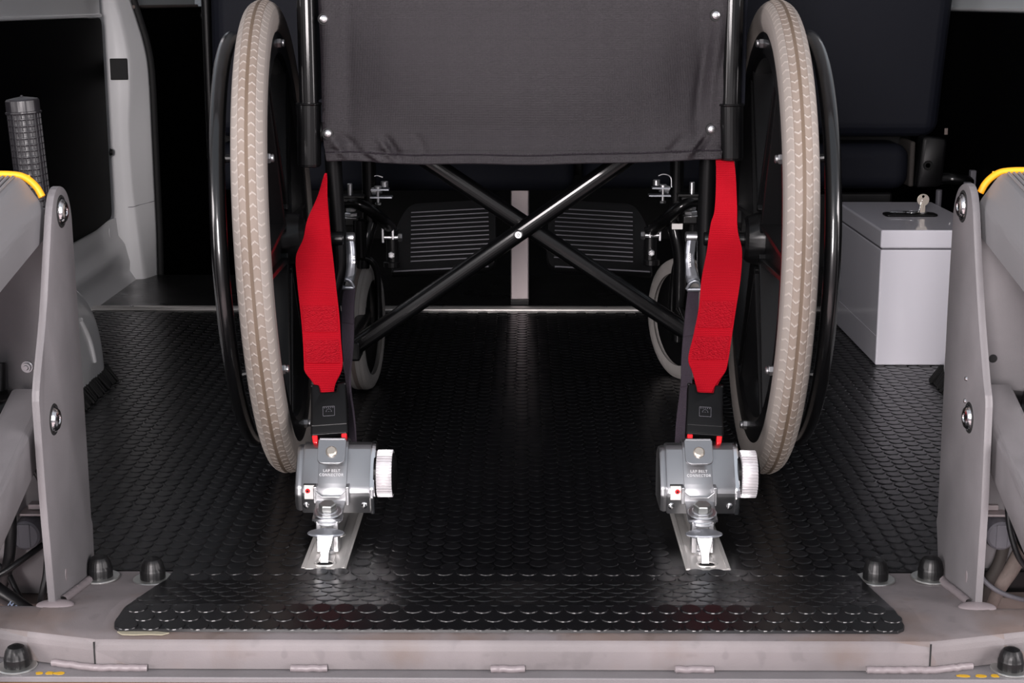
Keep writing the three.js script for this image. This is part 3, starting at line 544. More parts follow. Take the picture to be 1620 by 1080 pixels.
function makeRetractor(side) {
  const L = side < 0;
  const t = thing('belt_retractor', L ? 'left silver tie-down retractor with a ribbed knob on the floor rail' : 'right silver tie-down retractor with a ribbed knob on the floor rail', 'retractor', [L ? -0.2195 : 0.2015, 0, 0], 'silver tie-down retractors');
  // housing: rounded top, bent front, extruded along x
  const pr = []; const cy = 0.068, cz = 0.266, R = 0.0335;
  pr.push([0.2360, 0.0300], [0.2335, 0.0740], [0.2350, 0.0860], [0.2400, 0.0955], [0.2470, 0.1010], [0.2560, 0.1040], [0.2640, 0.1030], [0.2705, 0.0995], [0.2985, 0.0640], [0.3008, 0.0600], [0.3018, 0.0562], [0.3017, 0.0525], [0.3008, 0.0490], [0.2950, 0.0300]);
  const body = extX(shapeOf(pr), -0.036, 0.044, 0.0022, 2);
  part('housing', toCreasedNormals(body, 0.45), M.brushed, t);
  const inset = extX(shapeOf(pr.map(([z, y]) => [cz + (z - cz) * 0.93, cy + (y - cy) * 0.94 - 0.0005])), -0.044, -0.033, 0.0045, 2); part('end_dome', inset, M.brushed, t);
  part('flange', extX(shapeOf(pr.map(([z, y]) => [cz + (z - cz) * 1.035, cy + (y - cy) * 1.03])), 0.0425, 0.0485, 0.0018, 2), M.chrome, t);
  // dimples on the lower front
  for (const x of [-0.0305, 0.0365]) { const d = part('dimple', new THREE.SphereGeometry(0.0036, 14, 10).scale(1, 1.2, 0.5), M.chrome, t); d.position.set(x, 0.0405, 0.2985); }
  // knurled knob on the right end
  { const n = 46, pts = []; for (let i = 0; i < n; i++) { const a = i / n * Math.PI * 2, p = Math.PI / n; for (const [da, r] of [[-0.55, 0.0262], [-0.25, 0.0276], [0.25, 0.0276], [0.55, 0.0262]]) pts.push([Math.cos(a + da * p) * r, Math.sin(a + da * p) * r]); }
    const g = extX(shapeOf(pts), 0.0505, 0.0685, 0.0006, 1); const k = part('knob', g, M.knurl, t, 'ribbed pale metal knob'); k.position.set(0, 0.0715, 0.275);
    const c = part('knob_cap', latheX([[0, 0.0725], [0.015, 0.0722], [0.021, 0.071], [0.0245, 0.0685], [0.0245, 0.067], [0, 0.067]], 40, 0.5), M.plastic, k, 'black knob face'); c.userData.label = 'black knob face';
    part('knob_shaft', latheX([[0, 0.0505], [0.02, 0.0505], [0.02, 0.047], [0, 0.047]], 30), M.plastic, k);
  }
  // connector strap bent over the front of the housing
  const sp = []; const sheet = (pts, th) => { const o = pts.map(p => p), n = pts.length, q = []; for (let i = n - 1; i >= 0; i--) { const a = pts[Math.max(0, i - 1)], b = pts[Math.min(n - 1, i + 1)], dz = b[0] - a[0], dy = b[1] - a[1], l = Math.hypot(dz, dy); q.push([pts[i][0] + dy / l * th, pts[i][1] - dz / l * th]); } return shapeOf([...o, ...q]); };
  const line = [[0.2390, 0.1000], [0.2465, 0.1055], [0.2560, 0.1085], [0.2655, 0.1073], [0.2735, 0.1025], [0.3012, 0.0672], [0.3038, 0.0628], [0.3050, 0.0590], [0.3062, 0.0555], [0.3085, 0.0528], [0.3130, 0.0512], [0.3545, 0.0425]];
  part('connector_strap', toCreasedNormals(extX(sheet(line, 0.003), -0.0165, 0.0165, 0.0005), 0.5), M.brushed, t);
  part('strap_gusset', [box2(-0.0205, -0.0165, 0.046, 0.066, 0.296, 0.311, 0.001), box2(0.0165, 0.0205, 0.044, 0.066, 0.296, 0.311, 0.001)], M.zinc, t);
  // stamped words
  const wd = new THREE.Group(); const n1 = text('LAP BELT', 0.0033), n2 = text('CONNECTOR', 0.0033);
  n1.translate(0, 0.0026, 0); n2.translate(0, -0.0026, 0);
  const wm = part('stamped_lettering', [n1, n2], M.engrave, t, 'stamped words LAP BELT CONNECTOR');
  { const a = 0.665; wm.position.set(L ? -0.001 : 0.001, 0.0765 + Math.sin(a) * 0.0023, 0.2920 + Math.cos(a) * 0.0023); wm.rotation.x = -a; }
  // slot with the red and white lock indicator
  { const w = part('indicator_window', boxG(0.0130, 0.017, 0.002, -0.0255, 0.0570, 0.3012, 0.0005), M.white, t, 'white indicator window with a red dot'); part('indicator_slot', boxG(0.0145, 0.0018, 0.0022, -0.0255, 0.0660, 0.3010, 0.0004), M.black, w);
    const d = part('indicator_dot', latheX([[0, 0.0016], [0.0022, 0.0014], [0.003, 0]], 16), M.redPlastic, w); d.rotation.y = -Math.PI / 2; d.position.set(L ? -0.028 : -0.024, 0.0585, 0.3020);
    const c = part('indicator_core', latheX([[0, 0.0022], [0.0012, 0.0018], [0.0015, 0]], 12), M.black, w); c.rotation.y = -Math.PI / 2; c.position.copy(d.position); }
  // anchor bolt with washers, tilted like the strap
  { const g = [rod([0, 0, 0], [0, 0.0022, 0], 0.0165, 36), rod([0, 0.0022, 0], [0, 0.0042, 0], 0.0118, 32)];
    const b = part('washers', g, M.zinc, t); b.position.set(0, 0.0462, 0.343); b.rotation.x = 0.2;
    const hx = part('anchor_bolt', rod([0, 0, 0], [0, 0.0078, 0], 0.0098, 6).rotateY(0.52), M.washer, t, 'hexagon bolt head'); hx.position.set(0, 0.0503, 0.344); hx.rotation.x = 0.2;
    const lw = part('lower_washers', [rod([0, -0.0065, 0], [0, -0.0035, 0], 0.0168, 36), rod([0, -0.0100, 0], [0, -0.0070, 0], 0.0162, 36)], M.zinc, t); lw.position.set(0, 0.0462, 0.343); lw.rotation.x = 0.2; }
  part('bolt_cup', ext(roundShape([[-0.0175, -0.004], [0.0175, -0.004], [0.0175, 0.010], [0.010, 0.0035], [-0.010, 0.0035], [-0.0175, 0.010]], 0.001), 0.003, 0.0004).translate(0, 0.052, 0.311), M.zinc, t);
  // anchor block, wing nut and locking wedge
  part('anchor_block', [box2(-0.0125, -0.0062, 0.0030, 0.0395, 0.338, 0.3545, 0.0012), box2(0.0062, 0.0125, 0.0030, 0.0395, 0.338, 0.3545, 0.0012), box2(-0.0068, 0.0068, 0.0030, 0.0350, 0.338, 0.3515, 0.001)], M.zinc, t);
  part('anchor_foot', [rod([0, 0.0005, 0.346], [0, 0.006, 0.346], 0.0105, 28)], M.zinc, t);
  const wg = new THREE.SphereGeometry(1, 32, 16); { const p = wg.attributes.position; for (let i = 0; i < p.count; i++) { const x = p.getX(i), y = p.getY(i), z = p.getZ(i); p.setXYZ(i, x * 0.0208, clamp(y * 1.6, -1, 1) * (0.0018 + 0.0009 * (1 - x * x)), z * 0.0085); } wg.computeVertexNormals(); }
  const wing = part('wing_lever', toCreasedNormals(wg, 0.6), M.cast, t, 'flat oval lever'); wing.position.set(0, 0.0298, 0.3660); wing.rotation.x = 0.22;
  const rows = []; for (let k = 0; k <= 10; k++) { const f = k / 10, y = lerp(0.0285, 0.0022, f), z = lerp(0.3735, 0.3850, f), w = lerp(0.0094, 0.0045, sstep(0, 0.75, f)), d = lerp(0.010, 0.006, f); rows.push([[-w * 0.72, y - d * 0.2, z - d], [-w, y - 0.0006, z - 0.0022], [-w * 0.9, y, z], [0, y + 0.0002, z + 0.0005], [w * 0.9, y, z], [w, y - 0.0006, z - 0.0022], [w * 0.72, y - d * 0.2, z - d]]); }
  const cap = p => [rows[p], rows[p].map(() => [0, rows[p][3][1], rows[p][3][2] - 0.004])];
  part('locking_wedge', [toCreasedNormals(loft(rows, true), 0.6), toCreasedNormals(loft(cap(10).reverse(), true), 0.6), toCreasedNormals(loft(cap(0), true), 0.6)], M.zinc, t, 'tapered locking wedge');
  // belt tongue in front, with its rivet
  const tp = ext(roundShape([[-0.0160, -0.0005], [-0.0160, 0.0315], [0.0160, 0.0315], [0.0160, -0.0005]].map(([x, y]) => [x, y]), [0.0085, 0.002, 0.002, 0.0085]), 0.0032, 0.0006);
  const tg = part('belt_tongue', tp, M.brushed, t, 'steel belt tongue with a rivet'); tg.position.set(0, 0.0915, 0.3055); tg.rotation.x = -0.80;
  part('rivet', latheX([[0, 0.0035], [0.0048, 0.0032], [0.0064, 0.002], [0.0066, 0]], 28, 0.5).rotateY(-Math.PI / 2).translate(0, 0.0145, 0.0032), M.key, tg);
  part('tongue_fold', rod([-0.0148, 0.0315, 0.0018], [0.0148, 0.0315, 0.0018], 0.0022, 10), M.brushed, tg);
  // dark webbing out of the housing and its cast hook
  const wl = L
    ? [[-0.2400, -0.2256, 0.2330, -0.05, 0.006], [-0.2408, -0.2238, 0.2162, -0.02, 0.005], [-0.2336, -0.2181, 0.1798, 0.05, 0.004], [-0.2237, -0.2165, 0.144, 0.11, 0.010], [-0.2131, -0.2054, 0.1108, 0.17, 0.010], [-0.2102, -0.1967, 0.084, 0.232, 0.004]]
    : [[0.2209, 0.2362, 0.2300, -0.05, -0.006], [0.2133, 0.2308, 0.2017, -0.01, -0.006], [0.2031, 0.2177, 0.1661, 0.06, -0.005], [0.1963, 0.2113, 0.139, 0.12, -0.004], [0.1874, 0.2029, 0.1115, 0.17, -0.003], [0.1794, 0.1951, 0.0848, 0.232, -0.003]];
  const o = t.position.x; const wrel = wl.map(([a, b, y, z, k]) => [a - o, b - o, y, z, k]);
  part('webbing', band(wrel, 0.0025), M.web, t, 'dark grey tie-down webbing');
  const patch = (i0, f0, f1) => { const c = f => { const q = clamp(f, 0, wrel.length - 1.001), i = Math.floor(q), u = q - i; return wrel[i].map((v, k) => lerp(v, wrel[i + 1][k], u)); }; return [0, 1, 2, 3].map(k => { const r = c(lerp(f0, f1, k / 3)); return [r[0] + 0.0004, r[1] - 0.0004, r[2] + 0.0016, r[3] + 0.002, r[4]]; }); };
  part('stitching', band(patch(0, 0.75, 1.55), 0.002), M.web, t, 'bar-tack stitching on the webbing');
  if (!L) part('webbing_fold', band(patch(0, 2.75, 3.05), 0.004), M.web, t);
  // hook
  const hx = L ? -1 : 1;
  const hp = L ? [[-0.2325, 0.3000, -0.05], [-0.2305, 0.2860, -0.046], [-0.2300, 0.2700, -0.044], [-0.2325, 0.2550, -0.044], [-0.2375, 0.2420, -0.046]] : [[0.2245, 0.3015, -0.05], [0.2225, 0.2870, -0.046], [0.2220, 0.2700, -0.044], [0.2245, 0.2540, -0.044], [0.2295, 0.2400, -0.046]];
  const rows2 = []; const cv = new THREE.CatmullRomCurve3(hp.map(p => V(...p)), false, 'centripetal');
  for (let k = 0; k <= 24; k++) { const f = k / 24, p = cv.getPoint(f), w = lerp(0.0066, 0.0105, sstep(0.55, 1, f)), d = 0.005, r = []; for (let i = 0; i < 16; i++) { const a = i / 16 * Math.PI * 2, ca = Math.cos(a), sa = Math.sin(a); r.push([p.x - o + Math.sign(ca) * Math.pow(Math.abs(ca), 0.6) * w, p.y, p.z + Math.sign(sa) * Math.pow(Math.abs(sa), 0.7) * d * (1 + 0.35 * Math.pow(Math.abs(ca), 3))]); } rows2.push(r); }
  const hk = part('hook', toCreasedNormals(loft(rows2, true), 1.0), M.cast, t, 'cast metal hook');
  const e = hp[4]; part('hook_ring', [pipe([[e[0] - o - 0.0105, e[1] - 0.008, e[2] + 0.003], [e[0] - o - 0.006, e[1] + 0.001, e[2] + 0.006], [e[0] - o, e[1] + 0.004, e[2] + 0.007], [e[0] - o + 0.006, e[1] + 0.001, e[2] + 0.006], [e[0] - o + 0.0105, e[1] - 0.008, e[2] + 0.003]], 0.0026, 30, 10), rod([e[0] - o - 0.0105, e[1] - 0.0085, e[2] + 0.003], [e[0] - o + 0.0105, e[1] - 0.0085, e[2] + 0.003], 0.003, 12)], M.cast, hk);
  const q = hp[0]; part('hook_bolt', rod([q[0] - o - 0.0085, q[1], q[2]], [q[0] - o + 0.0075, q[1], q[2]], 0.0072, 24), M.zinc, hk);
  const ht = part('hook_lettering', text(L ? 'N 8' : '0000-85', L ? 0.005 : 0.0038), M.engrave, hk, 'raised casting mark'); ht.rotation.z = -Math.PI / 2 + (L ? 0.05 : 0.05); ht.position.set(hp[2][0] - o + (L ? 0.0035 : -0.001), hp[2][1] + 0.002, hp[2][2] + 0.0055);
  return t;
}
makeRetractor(-1); makeRetractor(1);

function makeBelt(side) {
  const L = side < 0;
  const rows = L
    ? [[-0.2541, -0.2517, 0.3931, 0.018], [-0.2623, -0.2502, 0.3654, 0.03, 0.006], [-0.2753, -0.2459, 0.3349, 0.045, 0.008], [-0.2791, -0.2426, 0.3129, 0.06, 0.006], [-0.2859, -0.2393, 0.295, 0.075, 0.002], [-0.2806, -0.2333, 0.264, 0.105, -0.002], [-0.2727, -0.2254, 0.2309, 0.14], [-0.2675, -0.2213, 0.207, 0.165], [-0.2634, -0.217, 0.1828, 0.19], [-0.2619, -0.2179, 0.1751, 0.197], [-0.2503, -0.2236, 0.1632, 0.209], [-0.244, -0.2249, 0.1533, 0.219]]
    : [[0.2449, 0.2666, 0.4231, 0.012], [0.2455, 0.2697, 0.3975, 0.025], [0.2427, 0.2716, 0.3469, 0.04], [0.2383, 0.2712, 0.3356, 0.046, -0.002], [0.2344, 0.2719, 0.3209, 0.056, -0.004], [0.2308, 0.2753, 0.3029, 0.07, -0.004], [0.222, 0.2703, 0.2718, 0.1], [0.2153, 0.2611, 0.2381, 0.133], [0.2070, 0.2538, 0.2125, 0.16], [0.1986, 0.2464, 0.1868, 0.187], [0.2024, 0.2424, 0.1759, 0.197], [0.2052, 0.2308, 0.164, 0.209], [0.2066, 0.2238, 0.1549, 0.219]];
  const t = thing('lap_belt', L ? 'left red lap belt ending in a black buckle, twisted narrow at its top' : 'right red lap belt ending in a black buckle, wide up to the backrest', 'lap belt', [0, 0, 0], 'red lap belts');
  part('strap', band(rows, 0.0022, 10, -0.0012), M.red, t, 'red woven webbing');
  const at = f => { const q = clamp(f, 0, rows.length - 1.001), i = Math.floor(q), u = q - i; return [0, 1, 2, 3].map(k => lerp(rows[i][k], rows[i + 1][k], u)); };
  const patch = (f0, f1) => [0, 1, 2, 3].map(k => { const r = at(lerp(f0, f1, k / 3)); return [r[0] + 0.003, r[1] - 0.003, r[2] + 0.0009, r[3] + 0.0007, 0]; });
  const b = L ? [[5.7, 6.7], [7.05, 8.0]] : [[6.75, 7.75], [8.1, 9.0]];
  for (const [f0, f1] of b) part('stitching', band(patch(f0, f1), 0.0016, 8, -0.0006), M.redStitch, t, 'zigzag stitched patch');
  // folded underside seen at the pinch
  part('strap_fold', band((L ? [[-0.2580, -0.2220, 0.1740, 0.193], [-0.2480, -0.2245, 0.1620, 0.205], [-0.2440, -0.2252, 0.150, 0.216]] : [[0.2055, 0.2420, 0.1745, 0.193], [0.2075, 0.2330, 0.1620, 0.205], [0.2085, 0.2255, 0.150, 0.216]]), 0.003, 4), M.red, t);
  // buckle
  const cx = L ? -0.2262 : 0.2120, w0 = 0.0208, w1 = 0.0222;
  const bk = new THREE.Group();
  const top = V(L ? -0.2315 : 0.2165, 0.1655, 0.2165), bot = V(L ? -0.2262 : 0.2120, 0.1130, 0.259), len = top.distanceTo(bot);
  const sh = roundShape([[-w1, 0], [w1, 0], [w1 - 0.001, len * 0.5], [w0, len], [w0 * 0.55, len - 0.002], [w0 * 0.45, len - 0.012], [-w0 * 0.45, len - 0.012], [-w0 * 0.55, len - 0.002], [-w0, len], [-w1 + 0.001, len * 0.5]], [0.004, 0.004, 0.004, 0.004, 0.002, 0.002, 0.002, 0.002, 0.004, 0.004]);
  const g = ext(sh, 0.017, 0.0028, 10, 3); g.translate(0, 0, -0.015);
  const up = top.clone().sub(bot).normalize(), side3 = V(1, 0, 0).addScaledVector(up, -up.x).normalize(), nrm = side3.clone().cross(up).normalize();
  const mb = new THREE.Matrix4().makeBasis(side3, up, nrm);
  const buckle = part('buckle', toCreasedNormals(g, 0.6), M.plastic, t, 'black plastic buckle'); buckle.applyMatrix4(mb); buckle.position.copy(bot);
  part('buckle_rim', [boxG(w1 * 1.86, 0.0022, 0.004, 0, 0.001, 0.0012, 0.001), rod([-w1 * 0.93, 0.0125, 0.0018], [w1 * 0.93, 0.0125, 0.0018], 0.0005, 8)], M.satin, buckle);
  const q = 0.0068, fr = [];
  for (const s of [-1, 1]) { fr.push(rod([s * q, 0.030 - 0.006, 0.002], [s * q, 0.030 + 0.006, 0.002], 0.00028, 6)); fr.push(rod([-q, 0.030 + s * 0.006, 0.002], [q, 0.030 + s * 0.006, 0.002], 0.00028, 6)); }
  for (let i = 0; i < 5; i++) fr.push(boxG(0.0008, 0.0012, 0.0003, -0.005 + i * 0.0025, 0.0344, 0.002)); for (let i = 0; i < 3; i++) fr.push(boxG(0.0014, 0.0004, 0.0003, -0.003 + i * 0.003, 0.0295, 0.002));
  fr.push(new THREE.TorusGeometry(0.0032, 0.00022, 6, 24, Math.PI).translate(0, 0.0295, 0.002));
  part('moulded_mark', fr, M.greyPlastic, buckle, 'small square moulded mark');
  for (const s of [-1, 1]) part('release_button', ext(roundShape([[s * 0.0138, 0.001], [s * 0.0205, 0.001], [s * 0.0195, -0.009], [s * 0.0138, -0.010]], 0.002), 0.012, 0.001).translate(0, 0, -0.010), M.redPlastic, buckle, 'red release button');
  for (const s of [-1, 1]) part('buckle_pin', new THREE.SphereGeometry(0.0022, 12, 8).translate(s * (w0 - 0.0012), len - 0.003, 0.0005), M.plastic, buckle);
}
makeBelt(-1); makeBelt(1);

// ------------------------------------------------------------------ wheelchair
const chair = thing('wheelchair', 'black folding wheelchair seen from behind with grey treaded tyres and a dark fabric backrest', 'wheelchair');
// treaded tyre: relief of four block rows, zigzag sipes and a worn centre groove, axis along +x, hub at origin
function tyreGeo() {
  const NU = 1920, NB = 138, R0 = 0.2845, r = 0.0205;
  // section parameter from the inner bead over the tread to the outer bead
  const sec = [];
  const add = (w, rad, wgt) => sec.push([w, rad, wgt]);
  add(-0.0135, 0.262, 0); add(-0.0178, 0.268, 0); add(-0.0202, 0.276, 0); add(-0.0206, 0.284, 0);
  const nT = 66; for (let i = 0; i <= nT; i++) { const a = (-0.5 + i / nT) * 2 * 1.30, w = Math.sin(a) * r, rad = R0 - 0.0005 + Math.cos(a) * r * 1.0; add(w, rad, 1); }
  add(0.0206, 0.284, 0); add(0.0202, 0.276, 0); add(0.0178, 0.268, 0); add(0.0135, 0.262, 0);
  const nv = sec.length, pos = new Float32Array((NU + 1) * nv * 3), col = new Float32Array((NU + 1) * nv * 3), idx = [];
  const cLight = new THREE.Color('#8d857e'), cSide = new THREE.Color('#807974'), cMid = new THREE.Color('#786a5f'), cGroove = new THREE.Color('#5f5042'), cRidge = new THREE.Color('#9f9790'), c = new THREE.Color();
  for (let i = 0; i <= NU; i++) {
    const a = i / NU * Math.PI * 2, u = i / NU * NB;
    for (let j = 0; j < nv; j++) {
      const [w, rad, t] = sec[j]; let h = 0; c.copy(cSide);
      if (t) {
        const aw = Math.abs(w) * 1000;   // mm from the centre line
        // rows: groove 0-1.3, inner 1.6-7.4, gap, outer 8-15
        const zig = row => { const lo = row ? 10.3 : 2.1, hi = row ? 17.6 : 9.6, q = (aw - lo) / (hi - lo); return Math.abs(q - 0.5) * (row ? -0.42 : 0.46); };
        const n = 0.5 + 0.5 * Math.sin(u * 0.61) * Math.sin(u * 0.17);
        if (aw < 1.7) { h = -0.0007; c.copy(cGroove).lerp(cMid, 0.25 * n); }
        else if (aw < 2.1) { h = 0; c.copy(cMid); }
        else if (aw < 9.6) { let f = (u + zig(0) + (w > 0 ? 0.5 : 0)) % 1; const k = Math.abs(f - 0.5) < 0.07; h = k ? 0.00045 : -0.00015; c.copy(k ? cRidge : cMid).lerp(cLight, k ? 0 : 0.25 * n + 0.2); }
        else if (aw < 10.3) { h = -0.0006; c.copy(cMid).lerp(cSide, 0.3); }
        else if (aw < 17.6) { let f = (u + zig(1) + (w > 0 ? 0.25 : 0.75)) % 1; const k = Math.abs(f - 0.5) < 0.065; h = k ? 0.0005 : 0; c.copy(k ? cRidge : cLight).lerp(cSide, k ? 0 : 0.35); }
        else { h = 0; c.copy(cSide); }
      }
      const rr = rad + h, k = (i * nv + j) * 3;
      pos[k] = w; pos[k + 1] = Math.cos(a) * rr; pos[k + 2] = Math.sin(a) * rr; col[k] = c.r; col[k + 1] = c.g; col[k + 2] = c.b;
      if (i < NU && j + 1 < nv) { const A = i * nv + j, B = A + 1, C = A + nv, D = C + 1; idx.push(A, B, D, A, D, C); }
    }
  }
  const g = new THREE.BufferGeometry(); g.setAttribute('position', new THREE.BufferAttribute(pos, 3)); g.setAttribute('color', new THREE.BufferAttribute(col, 3)); g.setIndex(idx); g.computeVertexNormals(); return g;
}
const TYRE = tyreGeo();
function rearWheel(s) {
  const rim = [[0.232, -0.011], [0.238, -0.0155], [0.262, -0.0158], [0.268, -0.0148], [0.262, -0.012], [0.250, -0.009], [0.247, 0], [0.250, 0.009], [0.262, 0.012], [0.268, 0.0148], [0.262, 0.0158], [0.238, 0.0155], [0.232, 0.011], [0.230, 0], [0.232, -0.011]];
  const g = [latheX(rim, 96, 0.5)];
  for (let k = 0; k < 6; k++) {   // moulded spokes: a broad web with raised edges
    const a = k * Math.PI / 3 + Math.PI / 2;
    const sp = (z0, z1, w0, w1, x0, x1) => { const q = ext(roundShape([[-w0, z0], [w0, z0], [w1, z1], [-w1, z1]], 0.003), x1 - x0, 0.0015, 4); q.rotateY(Math.PI / 2); q.translate(x0, 0, 0); return q; };
    const m = [sp(0.025, 0.242, 0.026, 0.015, -0.006, 0.006)];
    for (const e of [-1, 1]) { const q = ext(roundShape([[e * 0.023 - 0.0035, 0.03], [e * 0.023 + 0.0035, 0.03], [e * 0.0125 + 0.003, 0.24], [e * 0.0125 - 0.003, 0.24]], 0.002), 0.028, 0.0015, 4); q.rotateY(Math.PI / 2); q.translate(-0.014, 0, 0); m.push(q); }
    for (const q of m) { q.rotateX(a); g.push(q); }
  }
  g.push(latheX([[0, -0.03], [0.026, -0.03], [0.03, -0.026], [0.034, -0.014], [0.036, 0], [0.034, 0.014], [0.03, 0.028], [0.024, 0.034], [0, 0.034]], 40, 0.4));
  const w = part('rear_wheel', g, M.satin, chair, s < 0 ? 'left black moulded rear wheel' : 'right black moulded rear wheel');
  const t = part('tyre', TYRE, M.tyre, w, 'grey treaded tyre'); if (s < 0) t.rotation.y = Math.PI;
  part('push_rim', new THREE.TorusGeometry(0.2585, 0.0098, 20, 160).rotateY(Math.PI / 2).translate(s * 0.040, 0, 0), M.pushRim, w, 'glossy black push rim');
  for (let k = 0; k < 6; k++) {
    const a = k * Math.PI / 3 + Math.PI / 2, cy = Math.sin(a), cz = Math.cos(a);
    part('rim_standoff', rod([s * 0.012, cy * 0.252, cz * 0.252], [s * 0.038, cy * 0.256, cz * 0.256], 0.005, 12), M.satin, w);
    part('rim_bolt', [rod([-s * 0.012, cy * 0.250, cz * 0.250], [-s * 0.021, cy * 0.250, cz * 0.250], 0.0062, 6), rod([-s * 0.021, cy * 0.250, cz * 0.250], [-s * 0.0245, cy * 0.250, cz * 0.250], 0.0048, 20)], M.zinc, w, 'bright rim bolt');
  }
  if (s < 0) { w.position.set(-0.318, 0.306, 0); w.rotation.set(0, 0.050, 0.040); }
  else { w.position.set(0.3165, 0.306, 0); w.rotation.set(0, -0.018, -0.010); }
  return w;
}
const WL = rearWheel(-1), WR = rearWheel(1);
// backrest fabric
{
  const XL = [[0.38, -0.248], [0.405, -0.2495], [0.417, -0.2515], [0.43, -0.2535], [0.4449, -0.2545], [0.48, -0.2545], [0.53, -0.2548], [0.5868, -0.2565], [0.62, -0.2575], [0.92, -0.262]];
  const XR = [[0.38, 0.250], [0.412, 0.2513], [0.43, 0.2525], [0.45, 0.2525], [0.49, 0.2520], [0.53, 0.2508], [0.5915, 0.2530], [0.62, 0.2535], [0.92, 0.258]];
  const ip = (T_, y) => { for (let i = 0; i + 1 < T_.length; i++) if (y <= T_[i + 1][0]) return lerp(T_[i][1], T_[i + 1][1], clamp((y - T_[i][0]) / (T_[i + 1][0] - T_[i][0]), 0, 1)); return T_[T_.length - 1][1]; };
  const NU = 120, NV = 90, Y1 = 0.90;
  const yb = u => lerp(0.4105, 0.4135, u) - 0.0055 * Math.sin(Math.PI * u) + 0.0012 * Math.sin(u * 21) * (1 - u) ;
  const F = (u, v) => {   // v 0 at the hem
    const y0 = yb(u), y = lerp(y0, Y1, v), x = lerp(ip(XL, y), ip(XR, y), u), e = Math.min(u, 1 - u), ex = Math.abs(x);
    let z = 0.020 + 0.012 * (1 - Math.pow(Math.abs(2 * u - 1), 4));
    // gathers over the canes at both edges
    const cane = Math.exp(-Math.pow((ex - 0.247) / 0.013, 2)); z += 0.006 * cane - 0.004 * sstep(0.252, 0.262, ex);
    z -= 0.004 * Math.exp(-Math.pow((ex - 0.222) / 0.010, 2));
    z += 0.0060 * Math.sin(u * 6.2 + 0.4) * Math.exp(-Math.pow((y - 0.56) / 0.10, 2)) + 0.0035 * Math.sin(u * 4.2 - y * 26 + 1.0) - 0.006 * Math.exp(-Math.pow((y - 0.445) / 0.03, 2)) * Math.sin(Math.PI * u);
    z -= 0.004 * Math.exp(-Math.pow((x + 0.205) / 0.022, 2)) * sstep(0.42, 0.50, y) + 0.004 * Math.exp(-Math.pow((x - 0.205) / 0.02, 2)) * sstep(0.42, 0.50, y);
    // creases fanning out of the bottom screws
    const cr = (cx, cy, ang, len, amp, wd = 0.0042) => { const dx = x - cx, dy = y - cy, a = Math.cos(ang), b = Math.sin(ang), p = dx * a + dy * b, q = -dx * b + dy * a; return p > 0 && p < len ? amp * Math.exp(-Math.pow(q / wd, 2)) * Math.sin(Math.PI * p / len) : 0; };
    z += cr(-0.246, 0.443, -0.95, 0.045, 0.007) + cr(-0.240, 0.441, -0.50, 0.085, 0.006) - cr(-0.238, 0.446, -0.66, 0.075, 0.008) + cr(-0.186, 0.442, -0.95, 0.042, 0.006) - cr(-0.176, 0.444, -1.05, 0.042, 0.008) - cr(-0.135, 0.446, -1.25, 0.035, 0.004);
    z += cr(0.236, 0.449, -2.3, 0.05, 0.006) - cr(0.238, 0.452, -2.05, 0.05, 0.007) - cr(0.21, 0.447, -2.3, 0.05, 0.005, 0.006) + cr(0.243, 0.59, -1.6, 0.12, 0.004, 0.005) - cr(0.233, 0.59, -1.68, 0.14, 0.005, 0.005) + cr(0.250, 0.54, -1.55, 0.08, 0.004) - cr(0.2455, 0.55, -1.58, 0.09, 0.004, 0.003);
    if (y < y0 + 0.0105) z += 0.0026;   // turned hem
    else z -= 0.0012 * Math.exp(-Math.pow((y - y0 - 0.013) / 0.003, 2));
    return [x, y, z];
  };
  const vs = []; for (let j = 0; j <= NV; j++) { const t = j / NV; vs.push(t < 0.4 ? t / 0.4 * 0.10 : 0.10 + (t - 0.4) / 0.6 * 0.9); }
  const rows = vs.map(v => { const r = []; for (let i = 0; i <= NU; i++) r.push(F(i / NU, v)); for (let i = NU; i >= 0; i--) { const p = F(i / NU, v); r.push([p[0], p[1], p[2] - 0.0035]); } return r; });
  const b0 = rows[0].map((p, i, a) => { const m = a[a.length - 1 - i]; return [(p[0] + m[0]) / 2, p[1] - 0.0012, (p[2] + m[2]) / 2]; }); rows.unshift(b0);
  const g = uvMetric(loft(rows, true)); { const m = mergeVertices(g, 1e-5); m.computeVertexNormals(); var backGeo = m; }
  const bk = part('backrest', backGeo, M.fabric, chair, 'dark woven fabric backrest');
  const st = []; for (let i = 0; i < 96; i++) { const u0 = (i + 0.15) / 96, u1 = (i + 0.8) / 96, p = F(u0, 0.0232), q = F(u1, 0.0232); st.push(rod([p[0], p[1], p[2] + 0.0008], [q[0], q[1], q[2] + 0.0008], 0.0006, 5)); }
  part('hem_stitching', st, M.web, bk);
  for (const [x, y] of [[-0.2499, 0.5868], [-0.2478, 0.4449], [0.2393, 0.5915], [0.2383, 0.45], [-0.2515, 0.73], [0.2425, 0.735]]) {
    const u = (x - ip(XL, y)) / (ip(XR, y) - ip(XL, y)), z = F(u, (y - yb(u)) / (Y1 - yb(u)))[2];
    const sc = part('screw', latheX([[0, 0.0052], [0.0024, 0.0048], [0.0045, 0.0035], [0.0058, 0.0012], [0.0060, 0]], 24, 0.6), M.zinc, bk, 'domed screw head'); sc.rotation.y = -Math.PI / 2; sc.position.set(x, y, z + 0.0004);
    const ck = part('screw_washer', latheX([[0.0058, 0.0006], [0.0072, 0.0004], [0.0076, -0.001]], 24, 0.6), M.black, bk); ck.rotation.y = -Math.PI / 2; ck.position.set(x, y, z + 0.0004);
  }
}
